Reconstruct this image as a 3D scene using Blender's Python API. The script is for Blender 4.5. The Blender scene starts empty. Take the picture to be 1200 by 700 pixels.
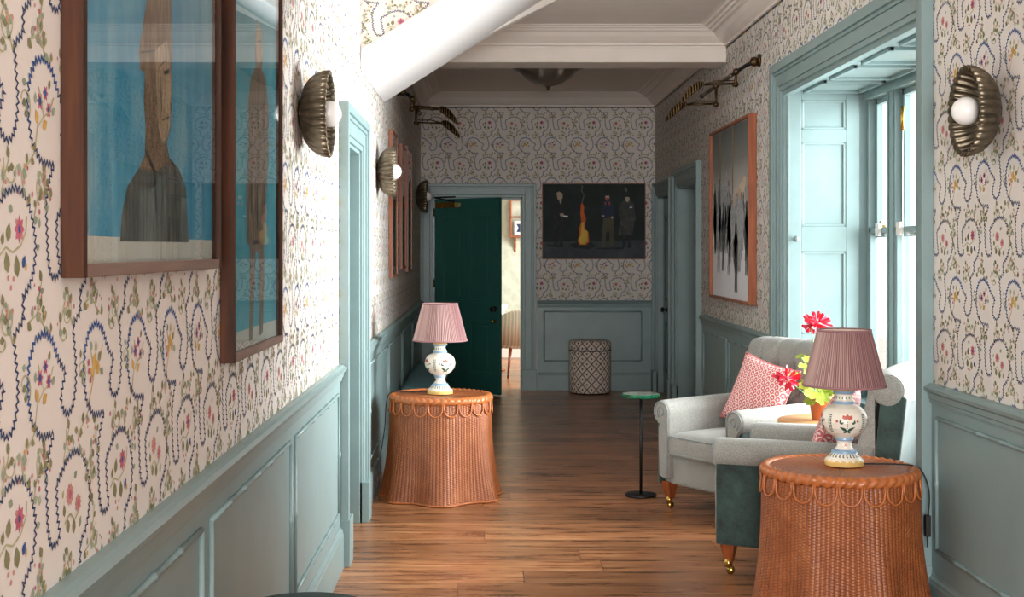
import bpy, bmesh, math, random
from mathutils import Vector, Matrix
PI = math.pi
sin, cos = math.sin, math.cos
S = bpy.context.scene
COL = S.collection
F = 1550.0          # focal length in pixels of the 1200 px wide frame
WORLD, WIN, DIN, HALL, EXPO = 3.0, 315.0, 300.0, 205.0, 0.05
VX, VY, EYE = 569.0, 293.0, 1.58

# ------------------------------------------------------------------ materials
def lin(c):
    r = []
    for v in c[:3]:
        v = v / 255.0
        r.append(v / 12.92 if v <= 0.04045 else ((v + 0.055) / 1.055) ** 2.4)
    return (r[0], r[1], r[2], 1.0)

class NT:
    def __init__(s, name):
        s.m = bpy.data.materials.new(name); s.m.use_nodes = True
        s.t = s.m.node_tree; s.t.nodes.clear()
        s.out = s.n('ShaderNodeOutputMaterial')
    def n(s, typ, inputs=None, **kw):
        nd = s.t.nodes.new(typ)
        for k, v in kw.items(): setattr(nd, k, v)
        for k, v in (inputs or {}).items():
            if isinstance(v, bpy.types.NodeSocket): s.t.links.new(v, nd.inputs[k])
            else: nd.inputs[k].default_value = v
        return nd
    def math(s, op, a, b=0.0, c=0.0):
        nd = s.n('ShaderNodeMath', operation=op)
        for i, v in enumerate((a, b, c)):
            if isinstance(v, bpy.types.NodeSocket): s.t.links.new(v, nd.inputs[i])
            else: nd.inputs[i].default_value = v
        return nd.outputs[0]
    def mix(s, f, a, b, mode='MIX'):
        nd = s.n('ShaderNodeMix', data_type='RGBA', blend_type=mode)
        for i, v in ((0, f), (6, a), (7, b)):
            if isinstance(v, bpy.types.NodeSocket): s.t.links.new(v, nd.inputs[i])
            else: nd.inputs[i].default_value = v
        return nd.outputs[2]
    def coord(s, kind='Object', scale=(1, 1, 1), rot=(0, 0, 0)):
        tc = s.n('ShaderNodeTexCoord')
        return s.n('ShaderNodeMapping', {'Vector': tc.outputs[kind], 'Scale': scale, 'Rotation': rot}).outputs[0]
    def noise(s, vec, scale, detail=3.0, rough=0.5):
        return s.n('ShaderNodeTexNoise', {'Vector': vec, 'Scale': scale, 'Detail': detail, 'Roughness': rough}).outputs[0]
    def ramp(s, f, stops):
        nd = s.n('ShaderNodeValToRGB', {'Fac': f}); e = nd.color_ramp.elements
        while len(e) < len(stops): e.new(0.5)
        for i, (p, c) in enumerate(stops): e[i].position = p; e[i].color = c
        return nd.outputs[0]
    def bump(s, h, strength=0.3, dist=0.01):
        return s.n('ShaderNodeBump', {'Height': h, 'Strength': strength, 'Distance': dist}).outputs[0]
    def bsdf(s, color, rough=0.5, metal=0.0, normal=None, **kw):
        b = s.n('ShaderNodeBsdfPrincipled', {'Base Color': color, 'Roughness': rough, 'Metallic': metal})
        if normal is not None: s.t.links.new(normal, b.inputs['Normal'])
        for k, v in kw.items():
            k = k.replace('_', ' ')
            if isinstance(v, bpy.types.NodeSocket): s.t.links.new(v, b.inputs[k])
            else: b.inputs[k].default_value = v
        s.t.links.new(b.outputs[0], s.out.inputs[0]); return s.m

def plain(name, c, rough=0.5, metal=0.0, var=0.08, scale=6.0, bump=0.0, bscale=200.0, **kw):
    t = NT(name); v = t.coord(); col = lin(c)
    n = t.noise(v, scale, 4.0)
    dark = tuple(x * (1 - var) for x in col[:3]) + (1,); light = tuple(min(1, x * (1 + var)) for x in col[:3]) + (1,)
    cc = t.ramp(n, [(0.3, dark), (0.7, light)])
    nm = t.bump(t.noise(v, bscale, 2.0), bump, 0.002) if bump else None
    return t.bsdf(cc, rough, metal, nm, **kw)

M = {}
M['paint'] = plain('teal_paint', (127, 149, 150), 0.38, var=0.05, bump=0.25, bscale=60)
M['paint_door'] = plain('dark_green_paint', (46, 102, 95), 0.3, var=0.06, bump=0.2, bscale=60)
M['white'] = plain('white_plaster_paint', (233, 224, 217), 0.6, var=0.02)
M['soffit'] = plain('white_stair_paint', (218, 214, 214), 0.55, var=0.02)
M['paper'] = plain('wallpaper_ground', (220, 213, 207), 0.85, var=0.025, scale=3)
M['pblue'] = plain('paper_blue', (42, 58, 98), 0.85, var=0.25, scale=14)
M['pblue2'] = plain('paper_bright_blue', (46, 82, 142), 0.85, var=0.2, scale=14)
M['polive'] = plain('paper_olive', (130, 128, 92), 0.85, var=0.25, scale=20)
M['pgreen'] = plain('paper_sage', (146, 158, 136), 0.85, var=0.25, scale=20)
M['pstem'] = plain('paper_stem', (176, 172, 134), 0.85, var=0.2, scale=20)
M['ppink'] = plain('paper_pink', (186, 96, 118), 0.85, var=0.25, scale=30)
M['prose'] = plain('paper_rose', (196, 138, 130), 0.85, var=0.2, scale=30)
M['pochre'] = plain('paper_ochre', (200, 160, 88), 0.85, var=0.2, scale=30)
PAPER = [M[k] for k in ('paper', 'pblue', 'pblue2', 'polive', 'pgreen', 'pstem', 'ppink', 'prose', 'pochre')]
M['brass'] = plain('antique_brass', (112, 102, 86), 0.38, 0.8, var=0.35, scale=25)
M['brass2'] = plain('polished_brass', (190, 150, 80), 0.25, 0.95, var=0.15)
M['darkbrass'] = plain('dark_brass', (84, 66, 44), 0.35, 0.9, var=0.3, scale=30)
M['bulb'] = plain('frosted_opal_glass', (244, 242, 240), 0.25, var=0.01)
M['black'] = plain('black_metal', (22, 22, 24), 0.4, 0.3, var=0.1)
M['ceramic'] = plain('cream_glazed_ceramic', (240, 232, 218), 0.28, var=0.03, Coat_Weight=0.3)
M['cblue'] = plain('blue_glaze', (138, 168, 198), 0.3, var=0.12)
M['cyellow'] = plain('yellow_glaze', (222, 186, 112), 0.3, var=0.12)
M['cgreen'] = plain('green_glaze', (46, 84, 72), 0.35, var=0.2)
M['cred'] = plain('red_glaze', (188, 92, 74), 0.35, var=0.15)
M['terracotta'] = plain('terracotta', (205, 124, 84), 0.8, var=0.1)
M['soil'] = plain('soil', (60, 42, 30), 0.95, var=0.3, scale=60)
M['petal'] = plain('red_petal', (222, 44, 72), 0.5, var=0.2, scale=40)
M['leafg'] = plain('geranium_leaf', (158, 176, 62), 0.5, var=0.3, scale=30, Subsurface_Weight=0.1)
M['leafd'] = plain('geranium_stem', (120, 168, 104), 0.5, var=0.2)
M['tan'] = plain('honey_wood', (212, 160, 110), 0.45, var=0.12)
M['teal_uph'] = plain('teal_leather', (104, 150, 158), 0.45, var=0.08)
M['dteal_uph'] = plain('dark_teal_velvet', (34, 66, 66), 0.7, var=0.2)
M['cord'] = plain('black_fabric_cord', (24, 22, 22), 0.7, var=0.2)
M['ivory'] = plain('ivory_mount', (222, 224, 216), 0.8, var=0.02)
M['linen'] = plain('white_linen', (240, 240, 240), 0.8, var=0.03)
M['farpaper'] = plain('sage_damask_paper', (196, 206, 192), 0.85, var=0.14, scale=9)
M['skirting'] = plain('white_gloss_paint', (230, 226, 220), 0.4, var=0.02)

def wood(name, c1, c2, rough=0.4, axis=2, scale=1.0, spec=0.5):
    t = NT(name); sc = [28 * scale] * 3; sc[axis] = 2.2 * scale
    v = t.coord('Object', tuple(sc)); n = t.noise(v, 1.6, 6.0, 0.6)
    return t.bsdf(t.ramp(n, [(0.3, lin(c1)), (0.7, lin(c2))]), rough, 0.0, t.bump(n, 0.15, 0.002), Specular_IOR_Level=spec)
M['walnut'] = wood('walnut_frame_wood', (40, 18, 6), (74, 38, 16), 0.6, spec=0.2)
M['walnut_rail'] = wood('walnut_rail_wood', (98, 66, 50), (134, 98, 80), 0.38, 1)
M['cherry'] = wood('cherry_frame_wood', (128, 64, 32), (168, 92, 50), 0.38)
M['legwood'] = wood('polished_leg_wood', (112, 54, 28), (156, 84, 46), 0.25)

def glass_mat(name, tint=(1, 1, 1, 1), rough=0.02, boost=1.0):
    t = NT(name)
    lw = t.n('ShaderNodeLayerWeight', {'Blend': 0.5})      # Schlick reflection of a thin sheet, same from both sides
    f = t.math('MULTIPLY_ADD', t.math('POWER', lw.outputs['Facing'], 5.0), 0.85 * boost, 0.03 * boost)
    tr = t.n('ShaderNodeBsdfTransparent', {'Color': tint}); gl = t.n('ShaderNodeBsdfGlossy', {'Roughness': rough})
    mx = t.n('ShaderNodeMixShader', {0: f, 1: tr.outputs[0], 2: gl.outputs[0]})
    t.t.links.new(mx.outputs[0], t.out.inputs[0]); return t.m
M['pane'] = glass_mat('window_glass', (0.97, 0.99, 0.98, 1))
M['pic_glass'] = glass_mat('picture_glass', (0.98, 0.99, 0.99, 1), 0.005, 1.0)

def crystal():
    t = NT('cut_glass')
    tr = t.n('ShaderNodeBsdfTransparent', {'Color': (0.95, 0.94, 0.93, 1)}); gl = t.n('ShaderNodeBsdfGlossy', {'Roughness': 0.08})
    df = t.n('ShaderNodeBsdfTranslucent', {'Color': (0.9, 0.88, 0.86, 1)})
    a = t.n('ShaderNodeMixShader', {0: 0.35, 1: tr.outputs[0], 2: df.outputs[0]})
    fr = t.n('ShaderNodeLayerWeight', {'Blend': 0.22})
    b = t.n('ShaderNodeMixShader', {0: fr.outputs['Fresnel'], 1: a.outputs[0], 2: gl.outputs[0]})
    t.t.links.new(b.outputs[0], t.out.inputs[0]); return t.m
M['crystal'] = crystal()
M['greenglass'] = plain('green_glass_edge', (30, 120, 84), 0.08, var=0.6, scale=60, Transmission_Weight=0.35)
M['topglass'] = plain('smoky_glass_top', (120, 136, 124), 0.06, var=0.2, scale=20)

def floor_mat():
    t = NT('oak_floor_boards'); v = t.coord('Object')
    sp = t.n('ShaderNodeSeparateXYZ', {0: v}); RH, BW = 0.232, 2.1
    yr = t.math('DIVIDE', sp.outputs[1], RH); row = t.math('FLOOR', yr)
    jog = t.n('ShaderNodeTexWhiteNoise', {'W': row}, noise_dimensions='1D').outputs['Value']
    xr = t.math('ADD', t.math('DIVIDE', sp.outputs[0], BW), t.math('MULTIPLY', jog, 3.7)); colm = t.math('FLOOR', xr)
    idx = t.n('ShaderNodeTexWhiteNoise', {'Vector': t.n('ShaderNodeCombineXYZ', {0: colm, 1: row}).outputs[0]}, noise_dimensions='3D')
    fy = t.math('ABSOLUTE', t.math('SUBTRACT', t.math('FRACT', yr), 0.5)); fx = t.math('ABSOLUTE', t.math('SUBTRACT', t.math('FRACT', xr), 0.5))
    seam = t.math('MAXIMUM', t.math('GREATER_THAN', fy, 0.5 - 0.0036 / RH), t.math('GREATER_THAN', fx, 0.5 - 0.0022 / BW))
    tonev = idx.outputs['Value']
    off = t.n('ShaderNodeVectorMath', {0: idx.outputs['Color'], 1: (37.0, 11.0, 5.0)}, operation='MULTIPLY').outputs[0]
    vv = t.n('ShaderNodeVectorMath', {0: v, 1: off}, operation='ADD').outputs[0]
    g = t.n('ShaderNodeMapping', {'Vector': vv, 'Scale': (1.0, 9.5, 1.0)}).outputs[0]
    n1 = t.noise(g, 2.2, 9.0, 0.66)
    g2 = t.n('ShaderNodeMapping', {'Vector': vv, 'Scale': (0.9, 4.0, 1.0)}).outputs[0]
    n2 = t.noise(g2, 1.6, 3.0, 0.5)
    c = t.ramp(n1, [(0.32, lin((102, 60, 37))), (0.5, lin((174, 114, 74))), (0.72, lin((216, 162, 116)))])
    c = t.mix(t.math('MULTIPLY', t.math('SUBTRACT', 0.62, n2), 1.1), c, lin((96, 56, 34)), 'MIX')
    tone = t.ramp(tonev, [(0.0, (0.66, 0.64, 0.62, 1)), (1.0, (1.14, 1.12, 1.10, 1))])
    c = t.mix(1.0, c, tone, 'MULTIPLY')
    # knots
    gk = t.n('ShaderNodeMapping', {'Vector': vv, 'Scale': (1.1, 3.4, 1.0)}).outputs[0]
    vo = t.n('ShaderNodeTexVoronoi', {'Vector': gk, 'Scale': 1.4}).outputs['Distance']
    k = t.ramp(vo, [(0.03, (1, 1, 1, 1)), (0.085, (0, 0, 0, 1))])
    c = t.mix(k, c, lin((48, 30, 22)))
    c = t.mix(t.math('MULTIPLY', seam, 0.85), c, lin((46, 26, 16)))
    h = t.math('SUBTRACT', t.math('MULTIPLY', n1, 0.25), seam)
    r = t.math('ADD', t.math('MULTIPLY', n1, 0.2), 0.19)
    return t.bsdf(c, r, 0.0, t.bump(h, 0.35, 0.003), Specular_IOR_Level=0.5)
M['floor'] = floor_mat()

# ------------------------------------------------------------------ mesh builder
I4 = Matrix.Identity(4)
class MB:
    def __init__(s): s.v = []; s.f = []; s.m = []; s.sm = []
    def poly(s, pts, mat=0, smooth=False):
        b = len(s.v); s.v += [tuple(p) for p in pts]; s.f.append(tuple(range(b, b + len(pts)))); s.m.append(mat); s.sm.append(smooth)
    def mesh(s, vs, fs, mat=0, smooth=True):
        b = len(s.v); s.v += [tuple(p) for p in vs]
        for f in fs: s.f.append(tuple(b + i for i in f)); s.m.append(mat); s.sm.append(smooth)
    def box(s, a, b, mat=0, T=None):
        (x0, y0, z0), (x1, y1, z1) = a, b
        c = [(x, y, z) for z in (z0, z1) for y in (y0, y1) for x in (x0, x1)]
        if T: c = [T(*p) for p in c]
        s.mesh(c, [(0, 2, 3, 1), (4, 5, 7, 6), (0, 1, 5, 4), (2, 6, 7, 3), (0, 4, 6, 2), (1, 3, 7, 5)], mat, False)
    def sweep(s, rings, mat=0, smooth=True, closed_ring=True, caps=True, loop=False):
        n = len(rings[0]); vs = [p for r in rings for p in r]; fs = []
        R = len(rings)
        for i in range(R if loop else R - 1):
            for j in range(n if closed_ring else n - 1):
                a = i * n + j; b = i * n + (j + 1) % n; i2 = (i + 1) % R
                fs.append((a, b, i2 * n + (j + 1) % n, i2 * n + j))
        if caps and not loop and closed_ring:
            fs.append(tuple(reversed(range(n)))); fs.append(tuple((R - 1) * n + j for j in range(n)))
        s.mesh(vs, fs, mat, smooth)
    def tube(s, pts, r, n=8, mat=0, loop=False, caps=True):
        pts = [Vector(p) for p in pts]; rings = []; N = len(pts); up = None
        for i, p in enumerate(pts):
            if loop: d = pts[(i + 1) % N] - pts[i - 1]
            else: d = pts[min(i + 1, N - 1)] - pts[max(i - 1, 0)]
            d.normalize()
            if up is None:
                up = Vector((0, 0, 1)) if abs(d.z) < 0.9 else Vector((1, 0, 0))
            a = d.cross(up)
            if a.length < 1e-5: a = d.cross(Vector((0.3, 1, 0.2)))
            a.normalize(); b = a.cross(d); up = b
            rr = r[i] if isinstance(r, (list, tuple)) else r
            rings.append([p + a * rr * cos(2 * PI * k / n) + b * rr * sin(2 * PI * k / n) for k in range(n)])
        s.sweep(rings, mat, True, True, caps, loop)
    def lathe(s, prof, n=48, mats=None, c=(0, 0), rf=None, caps=True, mat=0):
        rings = []
        for (r, z) in prof:
            rings.append([(c[0] + (rf(r, z, 2 * PI * k / n) if rf else r) * cos(2 * PI * k / n), c[1] + (rf(r, z, 2 * PI * k / n) if rf else r) * sin(2 * PI * k / n), z) for k in range(n)])
        if mats is None: s.sweep(rings, mat, True, True, caps)
        else:
            for i in range(len(rings) - 1): s.sweep([rings[i], rings[i + 1]], mats[i], True, True, False)
    def sphere(s, c, r, mat=0, nu=20, nv=12, sc=(1, 1, 1)):
        rings = []
        for i in range(nv + 1):
            a = -PI / 2 + PI * i / nv; rr = max(cos(a), 0.004)
            rings.append([(c[0] + sc[0] * r * rr * cos(2 * PI * k / nu), c[1] + sc[1] * r * rr * sin(2 * PI * k / nu), c[2] + sc[2] * r * sin(a)) for k in range(nu)])
        s.sweep(rings, mat, True)
    def xf(s, mtx):
        s.v = [tuple(mtx @ Vector(p)) for p in s.v]; return s
    def build(s, name, mats, parent=None, bevel=0.0, merge=False, recalc=True, sub=0, seg=2):
        me = bpy.data.meshes.new(name); me.from_pydata(s.v, [], s.f)
        if not isinstance(mats, (list, tuple)): mats = [mats]
        for m in mats: me.materials.append(m)
        me.polygons.foreach_set('material_index', s.m); me.polygons.foreach_set('use_smooth', s.sm)
        if merge or recalc:
            bm = bmesh.new(); bm.from_mesh(me)
            if merge: bmesh.ops.remove_doubles(bm, verts=bm.verts, dist=1e-5)
            if recalc: bmesh.ops.recalc_face_normals(bm, faces=bm.faces)
            bm.to_mesh(me); bm.free()
        me.update()
        o = bpy.data.objects.new(name, me); COL.objects.link(o)
        if parent is not None: o.parent = parent
        if bevel:
            b = o.modifiers.new('b', 'BEVEL'); b.width = bevel; b.segments = seg; b.limit_method = 'ANGLE'; b.angle_limit = 0.7
        if sub:
            b = o.modifiers.new('s', 'SUBSURF'); b.levels = sub; b.render_levels = sub
        return o

def tag(o, label=None, cat=None, group=None, kind=None):
    if label: o['label'] = label
    if cat: o['category'] = cat
    if group: o['group'] = group
    if kind: o['kind'] = kind
    return o
def empty(name, loc=(0, 0, 0), rz=0.0):
    o = bpy.data.objects.new(name, None); COL.objects.link(o); o.location = loc; o.rotation_euler = (0, 0, rz); o.empty_display_size = 0.1
    return o
def kids(o): return [c for c in bpy.data.objects if c.parent is o]
def copy_tree(o, parent=None):
    c = o.copy(); COL.objects.link(c); c.parent = parent
    for ch in kids(o): copy_tree(ch, c)
    return c
def struct(o, label, cat): return tag(o, label, cat, None, 'structure')

# wall frames: u along the wall, v up, w out into the corridor
XL, XR, YF = -0.73, 1.91, 14.9
TL = lambda u, v, w: (XL + w, u, v)
TR = lambda u, v, w: (XR - w, u, v)
TF = lambda u, v, w: (u, YF - w, v)
TS = lambda u, v, w: (u, 7.68 - w, v)
H = 3.34

# ------------------------------------------------------------------ wallpaper tile (metres; origin on the pink flower)
K = 606.6
PATH = [(410, 130), (396, 146), (385, 168), (388, 196), (391, 225), (400, 244), (416, 246), (431, 240), (422, 218), (418, 184), (436, 174), (452, 163), (478, 158), (504, 164),
        (522, 182), (533, 208), (530, 232), (518, 250), (496, 262), (499, 282), (486, 291), (472, 298), (478, 320), (484, 348), (480, 370), (470, 386), (454, 391), (438, 384),
        (432, 370), (440, 357), (449, 344), (436, 338), (424, 330), (406, 309), (380, 299), (352, 306), (335, 328), (332, 355), (343, 386), (368, 403), (392, 405), (410, 405)]
def tile_elems():
    E = []
    P = [((x - 488) / K, -(y - 197) / K) for x, y in PATH]
    seg = []; L = [0.0]
    for i in range(len(P) - 1): L.append(L[-1] + math.dist(P[i], P[i + 1]))
    n = 2 * round(L[-1] / 0.0142)
    def at(d):
        for i in range(len(P) - 1):
            if d <= L[i + 1] + 1e-9:
                t = (d - L[i]) / (L[i + 1] - L[i]); a, b = P[i], P[i + 1]
                return (a[0] + (b[0] - a[0]) * t, a[1] + (b[1] - a[1]) * t), i
        return P[-1], len(P) - 2
    pts = []
    for k in range(n + 1):
        d = L[-1] * k / n; p, i = at(d)
        q0, _ = at(max(0, d - 0.006)); q1, _ = at(min(L[-1], d + 0.006))
        dx, dy = q1[0] - q0[0], q1[1] - q0[1]; l = math.hypot(dx, dy) or 1
        nx, ny = -dy / l, dx / l
        o = 0.0056 if k % 2 else -0.0050
        pts.append((p[0] + nx * o, p[1] + ny * o, nx, ny, d / L[-1]))
    w = 0.0034
    for k in range(n):
        a, b = pts[k], pts[k + 1]
        bright = 2 if 0.74 < a[4] < 0.9 else 1
        ww = w * (1.25 if bright == 2 else 1.0)
        q = [(a[0] + a[2] * ww, a[1] + a[3] * ww), (b[0] + b[2] * ww, b[1] + b[3] * ww), (b[0] - b[2] * ww, b[1] - b[3] * ww), (a[0] - a[2] * ww, a[1] - a[3] * ww)]
        E.append((bright, q)); E.append((bright, [(x + 178 / K, y) for x, y in q]))
    def Q(x, y): return ((x - 488) / K, -(y - 197) / K)
    def leaf(x, y, l, ang, m=3, fat=0.42):
        c = Q(x, y); l /= K; a = math.radians(ang); ca, sa = cos(a), sin(a)
        q = [(-.5, 0), (-.2, fat * .8), (.1, fat * .75), (.5, 0), (.1, -fat * .75), (-.2, -fat * .8)]
        E.append((m, [(c[0] + (ux * ca - uy * sa) * l, c[1] + (ux * sa + uy * ca) * l) for ux, uy in q]))
    def dot(x, y, r, m=6, n=6):
        c = Q(x, y); E.append((m, [(c[0] + r / K * cos(2 * PI * i / n), c[1] + r / K * sin(2 * PI * i / n)) for i in range(n)]))
    def flower(x, y, r, m=6, mc=2, n=8):
        for i in range(n):
            a = 360 * i / n; leaf(x + r * .6 * cos(math.radians(a)), y - r * .6 * sin(math.radians(a)), r * .95, a, m, 0.34)
        dot(x, y, r * .3, mc)
    def stem(pp, m=5, w=1.1):
        pp = [Q(*p) for p in pp]
        for a, b in zip(pp, pp[1:]):
            dx, dy = b[0] - a[0], b[1] - a[1]; l = math.hypot(dx, dy); nx, ny = -dy / l * w / K, dx / l * w / K
            E.append((m, [(a[0] + nx, a[1] + ny), (b[0] + nx, b[1] + ny), (b[0] - nx, b[1] - ny), (a[0] - nx, a[1] - ny)]))
    # pink flower medallion
    flower(488, 197, 13, 6, 2); dot(480, 190, 3, 7); dot(495, 204, 3, 7)
    stem([(436, 222), (452, 214), (470, 219), (492, 212), (506, 198), (508, 184)])
    for a in ((444, 206, 13, 70, 3), (459, 200, 19, 75, 3), (455, 228, 21, 105, 3), (481, 232, 22, 100, 3), (500, 228, 14, 60, 2), (506, 233, 9, 60, 8), (464, 178, 12, 160, 4)): leaf(*a)
    for x, y in ((458, 243), (472, 244), (465, 252)): dot(x, y, 3, 7)
    # double rosette medallion
    for x, y, r in ((640, 202, 12), (668, 216, 10)): flower(x, y, r, 7, 6, 10); dot(x, y, r * .45, 6)
    stem([(622, 230), (640, 222), (655, 232), (668, 226)])
    for a in ((622, 216, 14, 100, 3), (634, 234, 18, 110, 3), (654, 238, 18, 95, 3), (676, 238, 14, 60, 4), (660, 184, 12, 30, 4), (618, 198, 10, 60, 5)): leaf(*a)
    # ochre bush medallion
    stem([(352, 386), (362, 372), (372, 352), (392, 342), (404, 326)], 8); stem([(372, 352), (362, 336), (356, 326)])
    for a in ((372, 342, 22, 60, 8), (384, 350, 20, 120, 8), (392, 338, 16, 30, 3), (364, 354, 16, 150, 8), (378, 326, 14, 90, 5), (400, 356, 14, 150, 4), (360, 324, 12, 120, 4)): leaf(*a)
    for x, y in ((352, 352), (357, 362), (350, 342)): dot(x, y, 4.2, 6)
    # blue and fuchsia medallion
    stem([(532, 388), (538, 370), (556, 358), (574, 352), (586, 336)]); stem([(556, 358), (548, 340), (540, 330)])
    for x, y, r in ((546, 344, 9), (562, 334, 8), (572, 350, 8)): flower(x, y, r, 6, 1, 6); dot(x, y, r * .5, 2)
    for a in ((536, 360, 16, 120, 8), (560, 366, 16, 30, 8), (586, 350, 12, 40, 4), (532, 342, 12, 90, 4), (574, 324, 11, 60, 3)): leaf(*a)
    # curling stems
    for cx, cy, r0, a0, sw in ((376, 262, 22, 0, 220), (450, 282, 20, 180, -200), (556, 276, 22, 20, 230), (628, 282, 20, 160, -220), (468, 414, 22, 0, 200), (646, 418, 22, 30, 210), (370, 190, 18, 60, 180),
                               (548, 158, 18, 90, 200), (500, 350, 20, 200, 200), (678, 352, 20, 200, 200), (444, 300, 14, 0, 180), (622, 302, 14, 0, 180)):
        stem([(cx + r0 * (0.4 + 0.6 * k / 7) * cos(math.radians(a0 + sw * k / 7)), cy + r0 * (0.4 + 0.6 * k / 7) * sin(math.radians(a0 + sw * k / 7))) for k in range(8)], 5, 1.0)
        leaf(cx, cy, 12, a0, 3); leaf(cx + 7, cy + 5, 8, a0 + 60, 4)
    for x, y in ((500, 330), (512, 345), (506, 360), (678, 330), (690, 345), (684, 360), (362, 218), (540, 214), (366, 170), (544, 190)): leaf(x, y, 11, (x * 37 + y * 11) % 180, 3 if x % 4 else 4)
    # sprigs between the medallions
    R = random.Random(4)
    for (x, y, an) in ((368, 246, 80), (354, 268, 20), (382, 280, 150), (438, 282, 60), (462, 284, 110), (546, 262, 70), (532, 280, 20), (560, 290, 150), (616, 284, 60), (640, 276, 110),
                       (452, 420, 60), (500, 428, 120), (516, 404, 30), (630, 420, 60), (676, 426, 120), (694, 402, 30), (360, 200, 80), (352, 176, 50), (538, 168, 60), (560, 150, 140), (380, 426, 100), (562, 430, 90)):
        a = math.radians(an); l = 22
        stem([(x - l * cos(a), y + l * sin(a)), (x - 3, y + 3), (x + l * cos(a) * .8, y - l * sin(a) * .8)])
        for k in range(4):
            t = (k - 1.5) / 1.7; s2 = 1 if k % 2 else -1
            leaf(x + l * t * cos(a) - s2 * 5 * sin(a), y - l * t * sin(a) - s2 * 5 * cos(a), R.uniform(9, 14), an + s2 * 50, R.choice((3, 3, 4, 4)))
        for k in range(3): dot(x + R.uniform(-18, 18), y + R.uniform(-12, 12), R.uniform(2, 3.2), R.choice((6, 7, 7, 7, 8)))
    return E
TILE = tile_elems()
TW, TH = 356 / K, 275 / K

def paper(mb, T, rect, u_org, v_org, flip=False, holes=()):
    """lays the printed pattern on a wall rectangle, 0.4 mm proud of the ground colour"""
    u0, u1, v0, v1 = rect
    sgn = -1 if flip else 1
    i0 = int(math.floor((u0 - u_org) / TW)) - 2; i1 = int(math.ceil((u1 - u_org) / TW)) + 2
    j0 = int(math.floor((v0 - v_org) / TH)) - 2; j1 = int(math.ceil((v1 - v_org) / TH)) + 2
    for i in range(i0, i1):
        for j in range(j0, j1):
            lay = 0
            ou, ov = u_org + i * TW, v_org + j * TH
            for m, q in TILE:
                pp = [(ou + sgn * x, ov + y) for x, y in q]
                if min(p[0] for p in pp) < u0 or max(p[0] for p in pp) > u1 or min(p[1] for p in pp) < v0 or max(p[1] for p in pp) > v1: continue
                cu = sum(p[0] for p in pp) / len(pp); cv = sum(p[1] for p in pp) / len(pp)
                if any(a < cu < b and c < cv < d for a, b, c, d in holes): continue
                lay += 1; w = 0.0004 + 1.5e-5 * (lay % 70)
                mb.poly([T(p[0], p[1], w) for p in pp], m)

def wall_with_holes(mb, T, u0, u1, v0, v1, holes, thick=0.12):
    """solid wall slab made of boxes around rectangular openings (a,b,c,d)"""
    us = sorted({u0, u1} | {h[0] for h in holes} | {h[1] for h in holes})
    for a, b in zip(us, us[1:]):
        hs = sorted([h for h in holes if h[0] <= a and h[1] >= b], key=lambda h: h[2])
        z = v0
        for h in hs:
            if h[2] > z: mb.box((a, z, -thick), (b, h[2], 0), 0, T)
            z = max(z, h[3])
        if z < v1: mb.box((a, z, -thick), (b, v1, 0), 0, T)
    return mb

# openings
LD = (6.75, 7.65, 0.0, 2.15)            # left door
WN = (5.82, 8.50, 0.0, 2.60)            # window bay
D2 = (11.86, 13.12, 0.0, 2.20)
D1 = (13.62, 14.66, 0.0, 2.17)
FD = (-0.596, 0.413, 0.0, 2.17)

mb = MB(); wall_with_holes(mb, TL, -3.0, YF, 0, H, [LD])
paper(mb, TL, (0.6, 14.9, 0.98, 3.2), 2.07, 1.159, holes=[LD, (2.4, 3.3, 1.62, 3.3), (3.7, 4.4, 1.35, 2.6), (10.0, 10.45, 1.45, 2.4), (0, 14.9, 3.19, 4)])
struct(mb.build('wall_left', PAPER, recalc=False), 'left corridor wall with flowered cream wallpaper', 'wall')
mb = MB(); wall_with_holes(mb, TR, -3.0, YF, 0, H, [WN, D2, D1])
paper(mb, TR, (1.6, 14.9, 0.9, 3.24), 5.186, 1.184, True, holes=[WN, D2, D1, (9.4, 10.9, 1.25, 2.5)])
struct(mb.build('wall_right', PAPER, recalc=False), 'right corridor wall with flowered cream wallpaper', 'wall')
mb = MB(); wall_with_holes(mb, TF, XL - 0.12, XR + 0.12, 0, H, [FD])
paper(mb, TF, (XL, XR, 0.98, 3.24), (560.3 - 569) / 104 + 78 / K, 3.015, holes=[FD, (0.7, 1.75, 1.5, 2.3)])
struct(mb.build('wall_far', PAPER, recalc=False), 'far end wall with door and dark painting', 'wall')
mb = MB(); mb.box((-12, -3, -0.05), (12, 24, 0.0)); o = mb.build('floor', M['floor']); struct(o, 'brown wide board wooden floor', 'floor')

# ------------------------------------------------------------------ ceiling, cornices, beam, stair soffit
mb = MB(); mb.box((XL - 0.15, -3, H), (XR + 0.15, YF + 0.15, H + 0.1)); struct(mb.build('ceiling', M['white']), 'flat white ceiling', 'ceiling')
CORN = [(0, 0), (0.0, 0.012), (0.018, 0.012), (0.018, 0.03), (0.05, 0.045), (0.09, 0.075), (0.115, 0.105), (0.14, 0.112), (0.15, 0.125), (0.17, 0.128), (0.18, 0.14), (0.205, 0.142), (0.215, 0.155), (0.235, 0.16)]
def cornice(name, T, u0, u1, miter0, miter1, label, base=3.18, k=1.0):
    """profile (w out, v up) run along the wall; mitres pull the ends in by w"""
    mb = MB(); R0 = []; R1 = []
    pr = CORN + [(0.235, 0.17), (0, 0.17)]
    for w, v in pr:
        R0.append(T(u0 + miter0 * w, base + v, w)); R1.append(T(u1 - miter1 * w, base + v, w))
    mb.sweep([R0, R1], 0, False, True, True)
    return struct(mb.build(name, M['white']), label, 'cornice')
BY0, BY1 = 10.5, 10.85
TB = lambda u, v, w: (u, BY0 - w, v)
TB2 = lambda u, v, w: (u, BY1 + w, v)
cornice('trim_1', TR, -3, BY0, 0, 1, 'white cornice over window side before the beam')
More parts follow.
